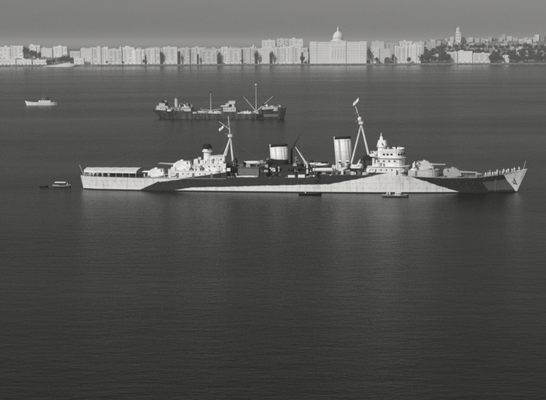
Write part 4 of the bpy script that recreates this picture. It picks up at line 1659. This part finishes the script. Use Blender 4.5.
FRONT = []
fr_rnd = random.Random(17)
for (a, b_) in ((-446, -314), (-310, -277), (-269, -234), (-226, -186), (-181, -136), (-125, -43.5), (-36, -7), (0.5, 71)):   # streets with trees lie between these stretches
    x = a
    while x < b_ - 6:
        w = fr_rnd.uniform(15, 34)
        if b_ - (x + w) < 13:
            w = b_ - x
        FRONT.append((x, x + w - .3, 43.5 + fr_rnd.uniform(-4.5, 3.5), fr_rnd.choice((0, 1, 2, 0)), fr_rnd.choice((0, 0, 1, 1, 2, 2))))
        x += w
for i, (a, b_, z, sty, wm) in enumerate(FRONT):
    t = building('apartment_block', 'pale apartment block in the straight waterfront row, %s left of the domed palace' % ORD[len(FRONT) - i],
                 'building', a, b_, z, 3044 + fr_rnd.uniform(0, 7), WALLS[wm], group='waterfront apartment row', seed=i + 1, style=sty)
    k = fr_rnd.random()
    w = b_ - a
    zt = z - t.location.z
    if k < .25:                                     # hipped roof behind the parapet
        bm = NB()
        prism(bm, [(-w * .46, .8), (w * .46, .8), (w * .46, 14.5), (-w * .46, 14.5)], zt - .9, zt + 3.2, top=.45)
        obj('hipped_roof', bm, M['tile'], t)
    elif k < .5:                                    # pediment over the middle
        bm = NB()
        vs = [bm.verts.new((x_, y_, z_)) for y_ in (-.3, .9) for x_, z_ in ((-w * .22, zt + .003), (w * .22, zt + .003), (0, zt + 3.4))]
        bmesh.ops.convex_hull(bm, input=vs)
        obj('pediment', bm, WALLS[wm], t)
    elif k < .65:                                   # corner turret
        bm = NB()
        lathe(bm, [(2.6, zt - 6), (2.6, zt + 3), (2.9, zt + 3.2), (1.6, zt + 5.4), (.2, zt + 7.4)], 12, (w * .5 - 2.4, 2.2, 0))
        obj('corner_turret', bm, WALLS[wm], t)
for i in range(15):
    a = -452 + i * 36
    building('back_street_block', 'pale block showing in the gaps behind the apartment row, %s from the left' % ORD[i], 'building', a, a + 35.2, 40 + (i * 7 % 5), 3078 + (i % 3) * 3, WALLS[(1, 2, 1, 2, 2)[i % 5]],
             group='blocks behind the apartment row', seed=400 + i)
building('apartment_block', 'narrow low pale block squeezed against the left end of the domed palace', 'building', 76, 88, 33, 3052, WALLS[2], seed=40)
for i, (a, b_, z) in enumerate([(-28, 7, 62), (12, 42, 66), (44, 81, 65)]):
    building('hill_block', ['left', 'middle', 'right'][i] + ' of three tall hazy blocks rising behind the waterfront, left of the dome', 'building', a, b_, z, 3300, WALLS[(1, 2, 1)[i]],
             group='tall blocks behind the waterfront', seed=50 + i, style=(0, 1, 0)[i])
for i, (a, b_, z) in enumerate([(242, 262, 46), (264, 289, 40), (301, 333, 46), (334, 365, 48)]):
    building('apartment_block', ['pale block next to the right end of the domed palace', 'pale block with dark arch, second to the right of the domed palace',
                                 'bright quayside block, left half of the pair before the dark trees', 'bright quayside block at the corner before the dark trees'][i],
             'building', a, b_, z, 3047 + i, WALLS[(1, 2, 1, 0)[i]], group='blocks right of the palace', seed=60 + i, style=(0, 0, 2, 1)[i])
# dark archway of the second block
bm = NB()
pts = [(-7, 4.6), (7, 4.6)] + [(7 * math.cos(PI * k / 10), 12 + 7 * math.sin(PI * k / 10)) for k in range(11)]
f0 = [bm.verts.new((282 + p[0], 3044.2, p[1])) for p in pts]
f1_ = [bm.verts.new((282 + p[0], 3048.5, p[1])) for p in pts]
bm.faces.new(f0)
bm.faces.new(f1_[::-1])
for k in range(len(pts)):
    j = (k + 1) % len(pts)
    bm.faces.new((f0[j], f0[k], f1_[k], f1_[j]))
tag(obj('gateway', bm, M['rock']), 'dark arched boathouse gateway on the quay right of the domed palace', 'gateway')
for i, (a, b_, z) in enumerate([(261, 292, 57), (298, 329, 54), (334, 366, 58), (371, 397, 56), (408, 439, 51)]):
    building('hill_block', '%s of the hazy blocks showing above the quayside houses right of the dome' % ORD[i].capitalize().lower(), 'building', a, b_, z, 3250, WALLS[(2, 3, 1, 2, 3)[i]],
             group='hazy blocks right of the dome', seed=70 + i, style=i % 3)
LEFTB = [(-695, -664, 47), (-662, -631, 50), (-616, -588, 51), (-586, -558, 44), (-555, -520, 48), (-513, -487, 36), (-481, -453, 43)]
for i, (a, b_, z) in enumerate(LEFTB):
    building('town_house_block', '%s pale block from the left edge, in the upper row above the low white sheds' % ORD[i], 'building', a, b_, z, 3140 - (i > 5) * 30, WALLS[(0, 0, 0, 1, 0, 2, 1)[i]],
             group='upper row at the left', seed=80 + i, style=(0, 2, 1, 0, 1, 0, 0)[i])
for i, (a, b_, z) in enumerate([(-676, -631, 19), (-629, -592, 17), (-589, -555, 16), (-488, -464, 20)]):
    building('quay_shed', ['long low white shed at the left edge of the quay', 'low white shed, second from the left edge on the quay', 'low white shed beside the dark trees and sandy spit',
                           'small white quay house between the sandy spit and the apartment row'][i], 'shed', a, b_, z, 3042 + i, WALLS[0], group='low white quay buildings', seed=90 + i)
for i, (a, b_, z) in enumerate([(406, 424, 19), (431, 456, 31), (458, 493, 33), (495, 537, 28), (562, 572, 22), (573.5, 584, 23), (650, 668, 14), (606, 618, 15)]):
    building('waterfront_house', ['small white house alone among the dark trees by the corner block', 'left third of the long pale terrace right of the dark trees', 'middle and tallest part of the long pale terrace at right',
                                  'right end of the long pale terrace, next to a dark gap', 'left of two narrow white houses in the dark trees', 'right of two narrow white houses in the dark trees',
                                  'small white house among trees at the right edge', 'tiny white house in the trees between the narrow pair and right edge'][i],
             'house', a, b_, z, 3056 + (i % 3), WALLS[(0, 1, 0, 1, 0, 0, 0, 1)[i]], group='houses of the right waterfront', seed=100 + i, depth=12)

# hazy houses climbing the slope at the right
hr = random.Random(21)
rowdefs = [(3130, 390, 700, 26, 12), (3200, 400, 720, 28, 12), (3290, 395, 740, 28, 13), (3390, 420, 760, 26, 13)]
for r_, (Y, xa, xb, cnt, hh) in enumerate(rowdefs):
    step = (xb - xa) / cnt
    for k in range(cnt):
        a = xa + step * k + hr.uniform(0, step * .2)
        w = step * hr.uniform(.55, .95)
        yy = Y + hr.uniform(-25, 25)
        zg = land_z(a + w / 2, yy)
        building('hillside_house', 'hazy house on the right slope, %s from the left in the %s tier up' % (ORD[k], ORD[r_]), 'house', a, a + w, zg + hh * hr.uniform(.6, 1.35), yy,
                 WALLS[hr.choice((1, 2, 2, 3, 3, 3, 4, 4))], depth=10, group='houses on the right slope', seed=200 + r_ * 40 + k)

# slender tower and a squat one on the slope
tw = thing('tower', 'tall slender pale tower standing above the hazy town at right', 'tower', (501, 3350, land_z(501, 3350) - 1))
gz = land_z(501, 3350) - 1
bm = NB()
prism(bm, [(-6.4, -6.4), (6.4, -6.4), (6.4, 6.4), (-6.4, 6.4)], -2, 78 - gz, top=.93)
obj('shaft', bm, WALLS[1], tw)
bm = NB()
box(bm, -6.9, 6.9, -6.9, 6.9, 78 - gz, 80 - gz)
obj('gallery', bm, WALLS[1], tw)
bm = NB()
prism(bm, [(5.0 * math.cos(PI / 4 * k + .39), 5.0 * math.sin(PI / 4 * k + .39)) for k in range(8)], 80 - gz, 90 - gz, top=.94)
obj('lantern', bm, WALLS[1], tw)
bm = NB()
lathe(bm, [(5.0, 90 - gz), (4.4, 92 - gz), (2.4, 94 - gz), (.5, 95.4 - gz), (.2, 97.5 - gz)], 14)
obj('cupola', bm, WALLS[2], tw)
wb = NB()
for z in range(5):
    for x in (-2.6, 2.6):
        box(wb, x - .8, x + .8, -6.5, -6.0, 14 + z * 8, 17.5 + z * 8)
obj('window_rows', wb, M['shutter'], tw, kind='stuff')
building('water_tower_house', 'squat square pale tower on the hazy slope at far right', 'tower', 676, 694, 62, 3410, WALLS[1], seed=301, depth=14)

# domed palace
PX0, PX1, PY, PZ = 92.0, 231.0, 3046.0, 57.0
pal = thing('domed_palace', 'very wide pale waterfront palace with a central dome and lantern', 'palace', ((PX0 + PX1) / 2, PY, 3.4))
PW = WALLS[1]
hw = (PX1 - PX0) / 2
bm = NB()
box(bm, -hw, hw, 0, 40, -3, 50.5)
box(bm, -hw, -hw + 17, -1, -.003, -3, 51.5)
box(bm, hw - 17, hw, -1, -.003, -3, 51.5)
wl = obj('wall', bm, PW, pal)
bm = NB()
box(bm, -19, 19, -2, -.003, -3, 53.2)
obj('centre_pavilion', bm, PW, pal)
bm = NB()
for (a, b_, y0, z) in ((-hw - .6, -hw + 17.6, -1.4, 51.5), (-hw + 17.61, -19.61, -.6, 50.5), (-19.6, 19.6, -2.5, 53.2), (19.61, hw - 17.61, -.6, 50.5), (hw - 17.6, hw + .6, -1.4, 51.5)):
    box(bm, a, b_, y0, 3, z, z + 1.2)
    box(bm, a + .5, b_ - .5, y0 + .5, 2.6, z + 1.201, z + 2.6)
obj('cornice', bm, PW, pal)
bm = NB()
prism(bm, [(-19.4, -2.6), (19.4, -2.6), (19.4, -2.003), (-19.4, -2.003)], 42, 43)
obj('string_course', bm, PW, pal)
for k in range(5):                                  # tall arched windows of the pavilion
    bm = NB()
    x = -14 + k * 7
    pts = [(x - 1.2, 12), (x + 1.2, 12)] + [(x + 1.2 * math.cos(PI * q / 6), 34 + 1.2 * math.sin(PI * q / 6)) for q in range(7)]
    f0 = [bm.verts.new((q[0], -2.06, q[1])) for q in pts]
    bm.faces.new(f0)
    obj('window', bm, M['pane_soft'], pal)
for (a, b_, y0, n_) in ((-hw, -hw + 17, -1, 1), (-hw + 17, -19, 0, 2), (19, hw - 17, 0, 2), (hw - 17, hw, -1, 1)):
    wb = NB()
    nb = int((b_ - a) / 5)
    for i in range(7):
        for k in range(nb):
            cx_ = a + (k + .5) * (b_ - a) / nb
            z = 5 + i * 6.3
            box(wb, cx_ - .85, cx_ + .85, y0 - .06, y0 + .3, z, z + 3.0)
    obj('window_rows', wb, M['pane_soft'], pal, kind='stuff')
bm = NB()
prism(bm, [(18 * math.cos(PI / 8 * k + .2), 14 + 17 * math.sin(PI / 8 * k + .2)) for k in range(16)], 50.5, 57)
dr = obj('drum_base', bm, PW, pal)
bm = NB()
lathe(bm, [(12.8, 57), (12.8, 62.0), (13.5, 62.4), (13.5, 63.2)], 32, (0, 14, 0))
drum = obj('drum', bm, PW, pal)
wb = NB()
for k in range(16):
    a = 2 * PI * k / 16
    vs = [wb.verts.new((12.85 * math.cos(a + e), 14 + 12.85 * math.sin(a + e), z)) for e, z in ((-.06, 58.2), (.06, 58.2), (.06, 61.4), (-.06, 61.4))]
    wb.faces.new(vs)
obj('window_rows', wb, M['pane_pale'], drum, kind='stuff')
bm = NB()
prof = [(12.2 * math.cos(t) ** 1.45, 63.2 + 16.5 * math.sin(t)) for t in [PI / 2 * k / 12 for k in range(11)]] + [(1.9, 79.4)]
lathe(bm, prof, 32, (0, 14, 0))
dm = obj('dome', bm, PW, pal, smooth=True)
for k in range(12):
    bm = NB()
    a = 2 * PI * k / 12
    pts = [Vector((r * 1.01 * math.cos(a), 14 + r * 1.01 * math.sin(a), z)) for r, z in prof[:-1]]
    for p, q in zip(pts, pts[1:]):
        tube(bm, p, q, .35, n=5)
    obj('rib', bm, PW, dm)
bm = NB()
lathe(bm, [(2.1, 78), (1.9, 84.5), (2.4, 84.8), (2.1, 86), (1.0, 88), (.35, 89), (.2, 93.5)], 14, (0, 14, 0))
obj('lantern', bm, PW, dm)

# ------------------------------------------------------------------ trees of the waterfront
def crown_mesh(seed):
    rr = random.Random(seed)
    lobes = []
    for k in range(9):
        a = rr.uniform(0, 2 * PI)
        r = rr.uniform(.1, .55)
        lobes.append((Vector((r * math.cos(a), r * math.sin(a), rr.uniform(.5, .95))), rr.uniform(.22, .4)))
    verts, faces = [], []
    for k in range(420):
        c_, r = rr.choice(lobes)
        d = Vector((rr.gauss(0, 1), rr.gauss(0, 1), rr.gauss(0, .8))).normalized()
        p = c_ + d * r * rr.uniform(.55, 1.08)
        u = d.orthogonal().normalized()
        u = (u * math.cos(k) + d.cross(u) * math.sin(k))
        w = (d * rr.uniform(-.6, .6) + u.cross(d)).normalized()
        s = rr.uniform(.05, .1)
        b0 = len(verts)
        verts += [p + u * s, p + w * s * .7, p - u * s, p - w * s * .7]
        faces.append((b0, b0 + 1, b0 + 2, b0 + 3))
    me = bpy.data.meshes.new('crown')
    me.from_pydata([tuple(v) for v in verts], [], faces)
    me.materials.append(M['leaf'])
    return me


CROWNS = [crown_mesh(s) for s in (1, 2, 3, 4, 5)]
TR = []
for s in range(3):
    bm = NB()
    rr = random.Random(s)
    tube(bm, (0, 0, -.08), (.02, 0, .42), .045, .03, n=8)
    for k in range(5):
        a = k * 1.3 + s
        tube(bm, (.02, 0, .36), (.32 * math.cos(a), .32 * math.sin(a), .68 + .1 * rr.random()), .022, .008, n=5)
    me = bpy.data.meshes.new('trunk')
    bm.to_mesh(me)
    bm.free()
    me.materials.append(M['bark'])
    TR.append(me)
tr_rnd = random.Random(5)


def tree(x, y, h, wide, label, group):
    t = thing('tree', label, 'tree', (x, y, land_z(x, y) - .05), tr_rnd.uniform(0, 6.2), group)
    t.scale = (h * wide, h * wide, h)
    obj_me('trunk', TR[tr_rnd.randrange(3)], None, t)
    obj_me('crown', CROWNS[tr_rnd.randrange(5)], None, t)


def tree_run(xs_, y, h0, h1, wide, phrase, group):
    for i, x in enumerate(xs_):
        tree(x, y + tr_rnd.uniform(-4, 4), tr_rnd.uniform(h0, h1), wide * tr_rnd.uniform(.85, 1.2), phrase % ORD[i], group)


tree_run([369, 376, 384, 392, 400, 411, 419, 427], 3041, 15, 22, .75, 'dark tree in the clump right of the bright corner block, %s from its left', 'trees right of the corner block')
tree_run([538, 543, 549, 555, 560], 3048, 16, 22, .65, 'dark tree in the gap after the long terrace, %s from its left', 'trees after the long terrace')
tree_run([588, 595, 602, 610, 619, 628, 636, 644, 653, 662, 671, 680], 3049, 13, 21, .75, 'dark tree along the right end of the waterfront, %s from the narrow white houses', 'trees at the right end')
tree_run([430, 444, 470, 489, 512, 530, 560, 585, 600, 625, 648, 668], 3098, 16, 22, .8, 'dark tree behind the terrace roofs at right, %s from the left', 'trees behind the terrace')
tree_run([395 + 13 * k for k in range(24)], 3165, 12, 18, .8, 'hazy dark tree among the lower slope houses at right, %s from the left', 'trees on the lower slope')
tree_run([405 + 15 * k for k in range(22)], 3245, 12, 18, .8, 'hazy dark tree among the upper slope houses at right, %s from the left', 'trees on the upper slope')
tree_run([-625, -619], 3128, 24, 28, .3, 'dark narrow tree between the pale blocks at far left, %s from the left', 'narrow trees at the far left')
tree_run([-604, -597, -586], 3126, 14, 20, .7, 'dark tree in front of the third pale block at left, %s from the left', 'trees before the third block')
tree_run([-553, -546, -538], 3040, 9, 13, .8, 'dark tree behind the sandy spit, %s from the left', 'trees behind the sandy spit')
tree_run([-522, -514, -506, -498], 3062, 16, 21, .7, 'taller dark tree between the sheds and apartment row, %s from the left', 'taller trees before the apartment row')
tree_run([-316.5, -311.5], 3036, 9, 12, .55, 'small dark tree in the gap after the fourth apartment block, %s from the left', 'gap trees')
tree_run([-273], 3040, 27, 29, .28, 'tall dark tree filling the gap between apartment blocks, %s of its kind from left', 'tall gap trees')
for i, (x, h, wd) in enumerate(((-229, 27, .24), (-182.5, 20, .2), (-131, 26, .3), (-40, 28, .28), (-3, 27, .28), (237, 33, .22), (296, 20, .4))):
    tree(x, 3038, h, wd, ['dark tree in the gap five blocks left of the three tall hazy blocks', 'thin dark tree in the narrow gap, left part of the apartment row', 'dark tree in the wide gap amid the apartment row',
                          'dark tree in the first gap below the three tall hazy blocks', 'dark tree in the second gap below the three tall hazy blocks',
                          'tall dark tree against the right end of the domed palace', 'dark tree right of the arched gateway'][i], 'tall gap trees')
for i, (x, h) in enumerate(((-74, 10), (73, 17), (256, 13), (333, 13), (-128, 11), (-407, 8), (-366, 7))):
    tree(x, 3036, h, .75, ['low dark tree before the narrow apartment block', 'round dark tree against the left end of the domed palace', 'round dark tree before the block beside the palace',
                           'dark round tree between the pair of bright quayside blocks', 'low bushy tree under the wide gap in the apartment row', 'low bush on the quay near the left of the apartment row',
                           'low bush on the quay before the third apartment block'][i], 'low quay trees')

# small craft under the far quay
for i, (x, y, L) in enumerate(((-415, 3004, 12), (-392, 3006, 9), (-368, 3000, 13), (127, 3006, 9), (340, 3005, 10), (470, 3006, 11), (575, 3004, 10))):
    boat('moored_boat', ['dark moored boat under the left of the apartment row', 'smaller moored boat beside it under the apartment row', 'long dark moored boat below the third apartment block',
                         'tiny dark boat below the domed palace', 'tiny boat below the pair of bright quayside blocks', 'tiny boat below the long pale terrace', 'tiny boat below the two narrow white houses'][i],
         'boat', L, L * .3, 1.4, (x, y, -.3), R(5 * (i % 3) - 4), M['black'] if i in (0, 2, 3) else M['steel'], M['dark'], 'boats under the far quay', ('thwarts',), base=ID)

# ------------------------------------------------------------------ sea haze
bm = NB()
box(bm, -61000, 61000, -4000, 61000, -8, 108)
hz = obj('haze', bm, None, None, 'stuff')
tag(hz, 'pale sea haze lying over the harbour and far town', 'haze')
m = bpy.data.materials.new('haze')
m.use_nodes = True
nt = m.node_tree
nt.nodes.clear()
out = nt.nodes.new('ShaderNodeOutputMaterial')
pv = nt.nodes.new('ShaderNodeVolumePrincipled')
pv.inputs['Color'].default_value = (.82, .82, .80, 1)
pv.inputs['Density'].default_value = 0.00011
pv.inputs['Anisotropy'].default_value = 0.0
nt.links.new(pv.outputs[0], out.inputs['Volume'])
hz.data.materials.append(m)
